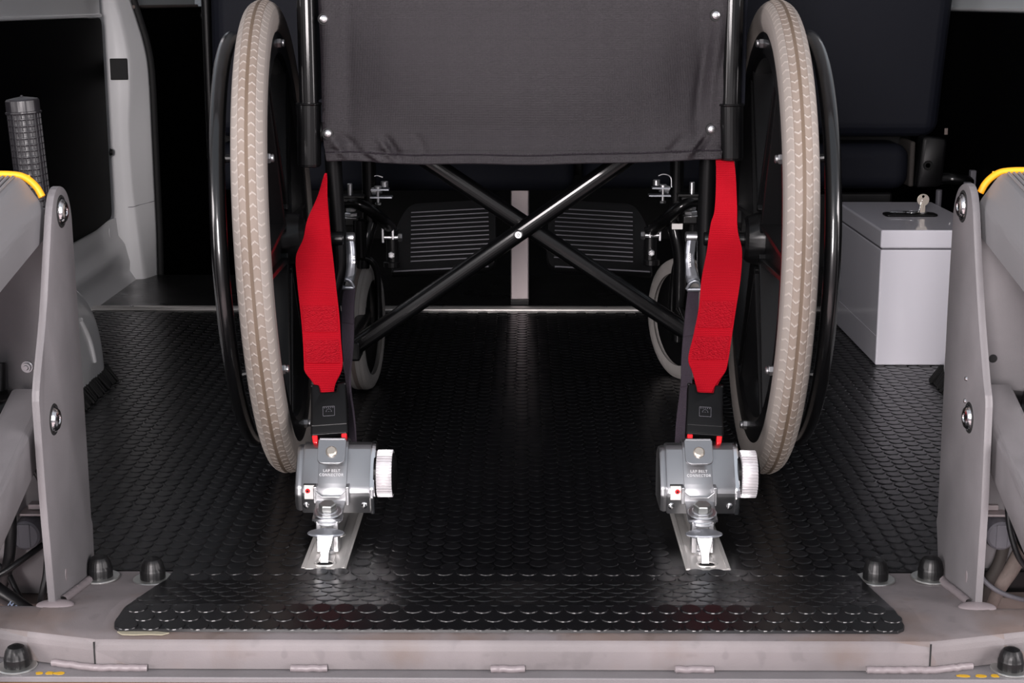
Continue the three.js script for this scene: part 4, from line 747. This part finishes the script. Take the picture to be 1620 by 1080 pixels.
// frame
const FR = (name, geo, m = M.satin, label) => part(name, geo, m, chair, label);
for (const s of [-1, 1]) {
  const L = s < 0, xp = L ? -0.2718 : 0.2625, sock = L ? [-0.2738, 0.404, 0.481] : [0.2648, 0.4125, 0.480];
  FR('armrest_post', [rod([xp - (L ? 0 : 0.0004), 0.475, 0.02], [xp, 0.70, 0.02], 0.0123, 24), pipe([[xp, 0.70, 0.02], [xp, 0.735, 0.012], [xp, 0.75, -0.02], [xp, 0.75, -0.30]], 0.0123, 40, 18)], M.gloss, 'glossy black armrest post');
  FR('armrest_socket', [rod([sock[0], sock[1], 0.02], [lerp(sock[0], xp, 0.8), sock[2], 0.02], 0.0153, 26), rod([sock[0], sock[1] - 0.002, 0.02], [sock[0], sock[1] + 0.002, 0.02], 0.0145, 26), rod([lerp(sock[0], xp, 0.8), sock[2] - 0.001, 0.02], [lerp(sock[0], xp, 0.8), sock[2] + 0.002, 0.02], 0.0168, 26)], M.gloss, 'black tube socket');
  FR('weld_tab', [rod([sock[0], 0.447, 0.016], [sock[0] - s * 0.024, 0.447, 0.004], 0.0075, 12), new THREE.SphereGeometry(0.008, 14, 10).scale(0.8, 1.6, 0.8).translate(sock[0] - s * 0.0155, 0.446, 0.016)], M.gloss);
  // rear upright (back cane), axle plate
  const u = L ? [[-0.2478, 0.90, -0.005], [-0.2475, 0.55, -0.01], [-0.2473, 0.40, -0.018], [-0.2450, 0.335, -0.02], [-0.2432, 0.285, -0.02], [-0.2440, 0.265, -0.02], [-0.2485, 0.245, -0.02], [-0.2545, 0.225, -0.02], [-0.2500, 0.18, -0.03], [-0.2500, 0.145, -0.06], [-0.2500, 0.13, -0.10], [-0.25, 0.127, -0.25], [-0.25, 0.127, -0.40]]
    : [[0.2425, 0.90, -0.005], [0.2410, 0.55, -0.01], [0.2395, 0.40, -0.018], [0.2393, 0.335, -0.02], [0.2395, 0.285, -0.02], [0.2405, 0.265, -0.02], [0.2450, 0.245, -0.02], [0.2510, 0.225, -0.02], [0.2450, 0.18, -0.03], [0.2450, 0.145, -0.06], [0.2450, 0.13, -0.10], [0.245, 0.127, -0.25], [0.245, 0.127, -0.40]];
  FR('rear_upright', pipe(u, 0.0110, 140, 18), M.gloss, 'black rear frame tube');
  FR('axle', [rod([s * 0.235, 0.306, -0.003], [s * 0.30, 0.306, 0], 0.009, 20), box2(Math.min(s * 0.252, s * 0.262), Math.max(s * 0.252, s * 0.262), 0.26, 0.36, -0.035, 0.006, 0.004)], M.satin);
  // seat rail and skirt panel
  FR('seat_rail', pipe([[s * 0.235, 0.475, -0.01], [s * 0.235, 0.477, -0.40], [s * 0.235, 0.470, -0.43], [s * 0.240, 0.44, -0.435]], 0.0110, 60, 16), M.gloss);
  FR('skirt_panel', boxG(0.006, 0.20, 0.34, s * 0.283, 0.575, -0.19, 0.012), M.vinyl, 'dark side skirt panel');
  // front frame
  const cx = L ? -0.2415 : 0.2420, cz = L ? -0.43 : -0.455;
  FR('front_post', rod([cx, 0.255, cz], [cx, 0.47, cz], 0.0112, 20), M.gloss, 'black front frame tube');
  const vx = L ? -0.2515 : 0.2480;
  FR('front_leg', pipe([[vx, 0.075, cz + 0.012], [vx + s * 0.001, 0.16, cz + 0.012], [vx, 0.215, cz + 0.012], [vx - s * 0.006, 0.245, cz + 0.010], [vx - s * 0.012, 0.268, cz + 0.004]], 0.0105, 60, 18), M.gloss);
  FR('leg_rest_hanger', pipe(L ? [[-0.276, 0.302, cz + 0.02], [-0.262, 0.303, cz + 0.03], [-0.243, 0.295, cz + 0.03], [-0.226, 0.279, cz + 0.015], [-0.217, 0.262, cz - 0.02], [-0.213, 0.245, cz - 0.06], [-0.212, 0.21, cz - 0.09]] : [[0.272, 0.302, cz + 0.02], [0.258, 0.300, cz + 0.03], [0.240, 0.289, cz + 0.03], [0.224, 0.271, cz + 0.015], [0.213, 0.254, cz - 0.02], [0.208, 0.24, cz - 0.05], [0.207, 0.205, cz - 0.08]], 0.0098, 60, 16), M.gloss, 'curved black hanger tube');
  // caster with fork
  const kx = L ? -0.2545 : 0.2640, ky = 0.1, kz = L ? -0.43 : -0.50, yaw = L ? -0.10 : 0.42;
  const cst = part('caster_wheel', latheX([[0.0, -0.010], [0.02, -0.010], [0.06, -0.007], [0.078, -0.009], [0.078, 0.009], [0.06, 0.007], [0.02, 0.010], [0, 0.010]], 48, 0.5), M.satin, chair, 'front caster wheel');
  part('tyre', latheX([[0.076, -0.0165], [0.084, -0.0180], [0.092, -0.0176], [0.0972, -0.0150], [0.0992, -0.011], [0.0985, -0.0105], [0.0998, -0.0095], [0.1002, -0.004], [0.0995, -0.0035], [0.0995, 0.0035], [0.1002, 0.004], [0.0998, 0.0095], [0.0985, 0.0105], [0.0992, 0.011], [0.0972, 0.0150], [0.092, 0.0176], [0.084, 0.0180], [0.076, 0.0165]], 72, 0.5), M.caster, cst, 'grey caster tyre');
  part('wear_stripe', latheX([[0.09955, -0.0034], [0.0999, -0.0030], [0.0999, 0.0030], [0.09955, 0.0034]], 72, 0.5), M.dirty, cst, 'brown worn stripe');
  cst.position.set(kx, ky, kz); cst.rotation.y = yaw;
  const fk = part('caster_fork', [pipe([[-0.024, -0.002, 0], [-0.0255, 0.05, 0.004], [-0.024, 0.095, 0.012], [-0.015, 0.112, 0.018], [0, 0.116, 0.02], [0.015, 0.112, 0.018], [0.024, 0.095, 0.012], [0.0255, 0.05, 0.004], [0.024, -0.002, 0]], 0.0052, 80, 12), rod([0, 0.115, 0.02], [0, 0.175, 0.02], 0.011, 20)], M.gloss, chair, 'black caster fork'); fk.position.copy(cst.position); fk.rotation.y = yaw;
  part('axle_bolt', [rod([-0.032, 0, 0], [0.032, 0, 0], 0.0032, 12), rod([0.025, 0, 0], [0.0285, 0, 0], 0.0062, 6), rod([-0.0285, 0, 0], [-0.025, 0, 0], 0.0062, 6)], M.zinc, fk);
  // wheel lock with its bright fixings
  const bz = cz + 0.02, bx = L ? -0.2695 : 0.2645;
  const lk = FR('wheel_lock', [boxG(0.034, 0.003, 0.03, bx - s * 0.006, 0.312, bz), boxG(0.026, 0.004, 0.03, bx - s * 0.004, 0.307, bz), boxG(0.024, 0.014, 0.02, bx - s * 0.002, 0.272, bz - 0.004, 0.003)], M.satin, 'wheel lock mechanism');
  part('lock_stud', [rod([bx, 0.310, bz], [bx, 0.3315, bz], 0.0042, 14), rod([bx, 0.3005, bz], [bx, 0.306, bz], 0.006, 6)], M.zinc, lk, 'zinc stud');
  part('lock_nut', [rod([bx - s * 0.001, 0.280, bz], [bx - s * 0.001, 0.2865, bz], 0.0108, 6), rod([bx - s * 0.001, 0.2875, bz], [bx - s * 0.001, 0.296, bz], 0.0085, 6), rod([bx - s * 0.001, 0.2775, bz], [bx - s * 0.001, 0.2795, bz], 0.0128, 28), boxG(0.018, 0.004, 0.02, bx - s * 0.006, 0.298, bz, 0.001)], M.zinc, lk, 'zinc nuts and washer');
  const hx = L ? -0.2235 : 0.2165, hy = 0.3175;
  part('hinge_plate', [boxG(0.034, 0.0022, 0.022, hx - s * 0.002, hy - 0.008, bz - 0.01), boxG(0.028, 0.0022, 0.022, hx, hy + 0.004, bz - 0.01)], M.cast, lk);
  part('hinge_bolts', [rod([hx + s * 0.0035, hy - 0.019, bz - 0.008], [hx + s * 0.0035, hy + 0.006, bz - 0.008], 0.0028, 12), rod([hx + s * 0.0035, hy - 0.021, bz - 0.008], [hx + s * 0.0035, hy - 0.0165, bz - 0.008], 0.0052, 6), rod([hx + s * 0.0035, hy + 0.004, bz - 0.008], [hx + s * 0.0035, hy + 0.0095, bz - 0.008], 0.0062, 16), rod([hx - s * 0.0065, hy + 0.006, bz - 0.016], [hx - s * 0.0065, hy + 0.016, bz - 0.016], 0.006, 16), rod([hx + s * 0.014, hy, bz - 0.012], [hx - s * 0.002, hy + 0.003, bz - 0.012], 0.0065, 12)], M.zinc, lk, 'bright hinge bolts');
  part('hinge_clip', pipe([[hx + s * 0.017, hy + 0.004, bz - 0.012], [hx + s * 0.015, hy + 0.020, bz - 0.014], [hx + s * 0.005, hy + 0.0245, bz - 0.014], [hx - s * 0.004, hy + 0.022, bz - 0.014]], 0.0012, 24, 8), M.zinc, lk);
  // foot plate and its bracket
  const fx = L ? -0.2125 : 0.2085, fz = cz - 0.05;
  const br = FR('foot_bracket', [rod([fx - s * 0.002, 0.19, fz], [fx - s * 0.002, 0.25, fz], 0.0105, 18), rod([fx, 0.188, fz], [fx, 0.198, fz], 0.0135, 18)], M.satin, 'foot plate bracket');
  part('bracket_bolts', [rod([fx + s * 0.014, 0.2385, fz + 0.014], [fx - s * 0.014, 0.2385, fz + 0.014], 0.0035, 12), rod([fx - s * 0.012, 0.2385, fz + 0.014], [fx - s * 0.0185, 0.2385, fz + 0.014], 0.0072, 6), rod([fx - s * 0.0015, 0.2105, fz + 0.008], [fx - s * 0.0015, 0.2105, fz + 0.020], 0.0058, 6), rod([fx - s * 0.0015, 0.2105, fz + 0.020], [fx - s * 0.0015, 0.2105, fz + 0.022], 0.0036, 16), boxG(0.004, 0.026, 0.012, fx + s * 0.012, 0.243, fz + 0.012, 0.001), boxG(0.004, 0.020, 0.012, fx - s * 0.004, 0.245, fz + 0.012, 0.001)], M.zinc, br, 'zinc bolts');
  const fw = 0.163, fh = 0.152, fp = [[-0.012, 0.0], [fw - 0.006, 0.0], [fw, 0.03], [fw, fh - 0.012], [fw - 0.02, fh], [0.018, fh], [0.002, fh - 0.03], [-0.012, fh - 0.075]].map(([x, y]) => [s < 0 ? x : -x, y]);
  const pg = ext(roundShape(fp, [0.004, 0.02, 0.01, 0.012, 0.012, 0.02, 0.012, 0.006]), 0.014, 0.003, 8, 2); pg.translate(0, 0, -0.014);
  const pl = part('foot_plate', toCreasedNormals(pg, 0.6), M.plastic, chair, s < 0 ? 'left black ribbed foot plate' : 'right black ribbed foot plate');
  pl.position.set(s < 0 ? -0.2055 : 0.2005, 0.172, -0.525); pl.rotation.set(-0.86, 0, s < 0 ? 0.055 : -0.055, 'ZXY');
  const rb = []; for (let i = 0; i < 12; i++) { const y = 0.022 + i * 0.0098; rb.push(rod([(s < 0 ? 1 : -1) * 0.020, y, 0.0002], [(s < 0 ? 1 : -1) * (fw - 0.012), y, 0.0002], 0.00115, 6)); }
  part('grip_ribs', rb, M.greyPlastic, pl, 'fine raised ribs');
  part('front_lip', rod([(s < 0 ? 1 : -1) * -0.008, 0.003, -0.001], [(s < 0 ? 1 : -1) * (fw - 0.014), 0.003, -0.001], 0.0016, 8), M.greyPlastic, pl);
}
// small white sticker on the right front tube
part('size_sticker', boxG(0.017, 0.009, 0.0006, 0.2425, 0.2615, -0.4325, 0.0003).translate(0, 0, 0), M.white, chair, 'small white sticker');
// folding cross brace
{
  const b1 = FR('cross_tube', rod([-0.236, 0.1385, -0.098], [0.212, 0.4515, -0.105], 0.0122, 26), M.gloss, 'cross brace tube rising to the right');
  FR('cross_tube', rod([0.2290, 0.1555, -0.13], [-0.205, 0.4445, -0.127], 0.0122, 26), M.gloss, 'cross brace tube falling to the right');
  const pv = part('pivot_bolt', latheX([[0, 0.0026], [0.0012, 0.0026], [0.002, 0.0018], [0.0046, 0.0022], [0.0055, 0.0012], [0.0064, 0.0004], [0.0066, -0.004]], 28, 0.4), M.zinc, chair, 'round pivot bolt'); pv.rotation.y = -Math.PI / 2; pv.position.set(-0.0068, 0.2985, -0.0885);
  FR('seat_sling', boxG(0.45, 0.006, 0.40, 0, 0.485, -0.22, 0.003), M.vinyl);
  for (const s of [-1, 1]) FR('brace_end', box2(Math.min(s * 0.225, s * 0.25), Math.max(s * 0.225, s * 0.25), 0.122, 0.150, -0.13, -0.085, 0.004), M.satin);
}

// ------------------------------------------------------------------ bench seat in front
{
  const t = thing('bench_seat', 'black vinyl bench seat with its back towards the wheelchair and a metal leg', 'seat', [0.1, 0, -1.14]);
  const pad = (x0, x1, y0, y1, z0, z1, skew) => { const g = new RoundedBoxGeometry(x1 - x0, y1 - y0, z1 - z0, 6, 0.03).translate((x0 + x1) / 2, (y0 + y1) / 2, (z0 + z1) / 2); const p = g.attributes.position; for (let i = 0; i < p.count; i++) { const y = p.getY(i), x = p.getX(i), c = (x0 + x1) / 2; p.setX(i, x + (x > c ? (y - y0) * skew : -(y - y0) * skew * 0)); p.setZ(i, p.getZ(i) - (y - y0) * 0.08); } g.computeVertexNormals(); return toCreasedNormals(g, 1.0); };
  const off = g => g.translate(-0.1, 0, 1.14);
  part('backrest', off(pad(0.115, 0.797, 0.352, 0.98, -1.13, -1.01, 0.085)), M.vinyl, t, 'right padded seat back');
  part('backrest', off(pad(-0.600, 0.10, 0.352, 0.98, -1.13, -1.01, 0)), M.vinyl, t, 'left padded seat back');
  part('cushion_roll', off(box2(0.115, 0.743, 0.252, 0.340, -1.13, -1.0, 0.028)), M.vinyl, t, 'lower padded roll');
  part('cushion_roll', off(box2(-0.600, 0.10, 0.245, 0.340, -1.15, -1.02, 0.028)), M.vinyl, t);
  part('roll_end', off(box2(0.742, 0.752, 0.258, 0.345, -1.10, -1.005, 0.004)), M.hoseBrown, t, 'frayed fabric end');
  const hg = ext(roundShape([[0.752, 0.258], [0.800, 0.262], [0.806, 0.352], [0.760, 0.357]], 0.008), 0.05, 0.006, 8, 3).translate(0, 0, -1.03);
  const hc = part('hinge_cover', off(toCreasedNormals(hg, 0.8)), M.plastic, t, 'black plastic hinge cover');
  part('hinge_hole', off(latheX([[0.0045, 0.001], [0.0085, 0.002], [0.0095, 0.0]], 24).rotateY(-Math.PI / 2).translate(0.771, 0.302, -0.9805)), M.satin, hc);
  part('hinge_plug', off(latheX([[0, 0.001], [0.0075, 0.001], [0.008, 0]], 24).rotateY(-Math.PI / 2).translate(0.771, 0.302, -0.981)), M.black, hc);
  part('fabric_tag', off(boxG(0.006, 0.012, 0.001, 0.803, 0.366, -0.985).rotateZ(0)), M.dirty, t, 'small frayed tag');
  part('side_bolster', off(box2(-0.619, -0.602, 0.30, 0.98, -1.16, -1.05, 0.008)), M.plastic, t, 'black seat side trim');
  part('recliner_arm', off(geoOf([pipe([[0.795, 0.275, -1.0], [0.82, 0.276, -0.985], [0.845, 0.272, -0.985], [0.862, 0.268, -1.0]], 0.011, 30, 12)])), M.gloss, t, 'black tubular recliner arm');
  part('belt_anchor', off(geoOf([box2(0.855, 0.866, 0.262, 0.292, -1.0, -0.985, 0.002), rod([0.838, 0.268, -0.968], [0.852, 0.268, -0.968], 0.004, 10)])), M.greyPlastic, t);
  part('seat_base', off(box2(-0.62, 0.78, 0.262, 0.38, -1.62, -1.14, 0.03)), M.black, t, 'dark underside of the seat');
  part('leg', off(geoOf([box2(-0.0255, 0.0115, 0.012, 0.262, -1.165, -1.13, 0.003)])), M.postAlu, t, 'square metal leg');
  part('leg_foot', off(box2(-0.0265, 0.0125, 0.0001, 0.013, -1.166, -1.129, 0.002)), M.satin, t);
  part('leg', off(geoOf([box2(0.700, 0.73, 0.0001, 0.262, -1.40, -1.37, 0.003), box2(-0.60, -0.57, 0.0001, 0.262, -1.40, -1.37, 0.003)])), M.black, t);
  part('leg', off(rod([0.812, 0.0001, -1.05], [0.808, 0.25, -1.03], 0.006, 12)), M.greyPlastic, t);
}
// low dark case under the seat behind the cash box
solo('storage_case', uvMetric(box2(0.46, 0.735, 0.0001, 0.236, -1.36, -1.10, 0.006)), M.smooth, 'low dark case on the floor under the seat behind the pale box', 'case');
// ------------------------------------------------------------------ lockable box with keys
{
  const t = thing('cash_box', 'pale grey glossy metal box with a flat lid standing on the studded floor', 'box', [0.69, 0, -0.78]);
  const o = g => g.translate(-0.69, 0, 0.78);
  part('body', o(box2(0.6005, 0.7795, 0.0012, 0.2005, -0.9695, -0.5905, 0.003)), M.boxPaint, t);
  part('lid', o(box2(0.5995, 0.7805, 0.2025, 0.2335, -0.9705, -0.5895, 0.0035)), M.boxPaint, t, 'flat lid');
  part('lid_gap', o(box2(0.602, 0.778, 0.1995, 0.2035, -0.968, -0.592)), M.greyPlastic, t);
  part('weld_line', o(box2(0.6000, 0.602, 0.0505, 0.0515, -0.968, -0.60)), M.boxPaint, t);
  const lp = ext(roundShape([[0.646, -0.021], [0.655, -0.021 + 0.0], [0.733, -0.021], [0.738, -0.014], [0.738, 0.014], [0.728, 0.021], [0.652, 0.021], [0.644, 0.012], [0.644, -0.012]].map(([x, y]) => [x, y]), 0.007), 0.004, 0.0015, 10); lp.rotateX(-Math.PI / 2); lp.translate(0, 0.2335, -0.775);
  const pl = part('lock_plate', o(lp), M.plastic, t, 'black lock plate');
  part('lock_recess', o(geoOf([boxG(0.034, 0.0008, 0.012, 0.677, 0.2376, -0.775, 0.0003), rod([0.665, 0.2384, -0.770], [0.69, 0.2384, -0.770], 0.0012, 8)])), M.satin, pl);
  part('lock_barrel', o(rod([0.7135, 0.2374, -0.775], [0.7135, 0.2395, -0.775], 0.0085, 24)), M.zinc, pl);
}
{
  const k = thing('key', 'small steel key standing upright in the lock of the pale box', 'key', [0.7135, 0.239, -0.775]);
  const bow = new THREE.Shape(); bow.absarc(0, 0.0225, 0.0108, -Math.PI / 2 + 0.42, Math.PI * 1.5 - 0.42, false); bow.lineTo(-0.0045, 0); bow.lineTo(0.0045, 0); bow.closePath();
  const h = new THREE.Path(); h.absarc(0, 0.0285, 0.0024, 0, Math.PI * 2, true); bow.holes.push(h);
  part('bow', ext(bow, 0.0022, 0.0004, 24).translate(0, 0, -0.0011), M.key, k);
  part('bow_ridge', boxG(0.003, 0.012, 0.0028, -0.001, 0.0125, 0, 0.0006), M.key, k);
  const r = thing('key_ring', 'thin wire key ring lying on the black lock plate', 'key ring', [0.693, 0.2400, -0.772]);
  part('ring', new THREE.TorusGeometry(0.0125, 0.0008, 8, 48).rotateX(Math.PI / 2), M.chrome, r); part('link', pipe([[0.012, 0, 0], [0.0145, 0.008, 0.0], [0.0165, 0.016, -0.001], [0.0185, 0.022, -0.001]], 0.0005, 16, 6), M.chrome, r);
  const k2 = thing('spare_key', 'spare steel key lying flat on the black lock plate of the pale box', 'key', [0.674, 0.2392, -0.775]);
  const b2 = new THREE.Shape(); b2.absarc(0.012, 0, 0.009, 0.5 - Math.PI, Math.PI - 0.5 , false); b2.lineTo(-0.018, 0.003); b2.lineTo(-0.020, 0); b2.lineTo(-0.018, -0.003); b2.closePath();
  const h2 = new THREE.Path(); h2.absarc(0.016, 0, 0.0022, 0, Math.PI * 2, true); b2.holes.push(h2);
  part('blade', ext(b2, 0.0016, 0.0004, 16).rotateX(-Math.PI / 2), M.chrome, k2);
}

renderer.render(scene, camera);
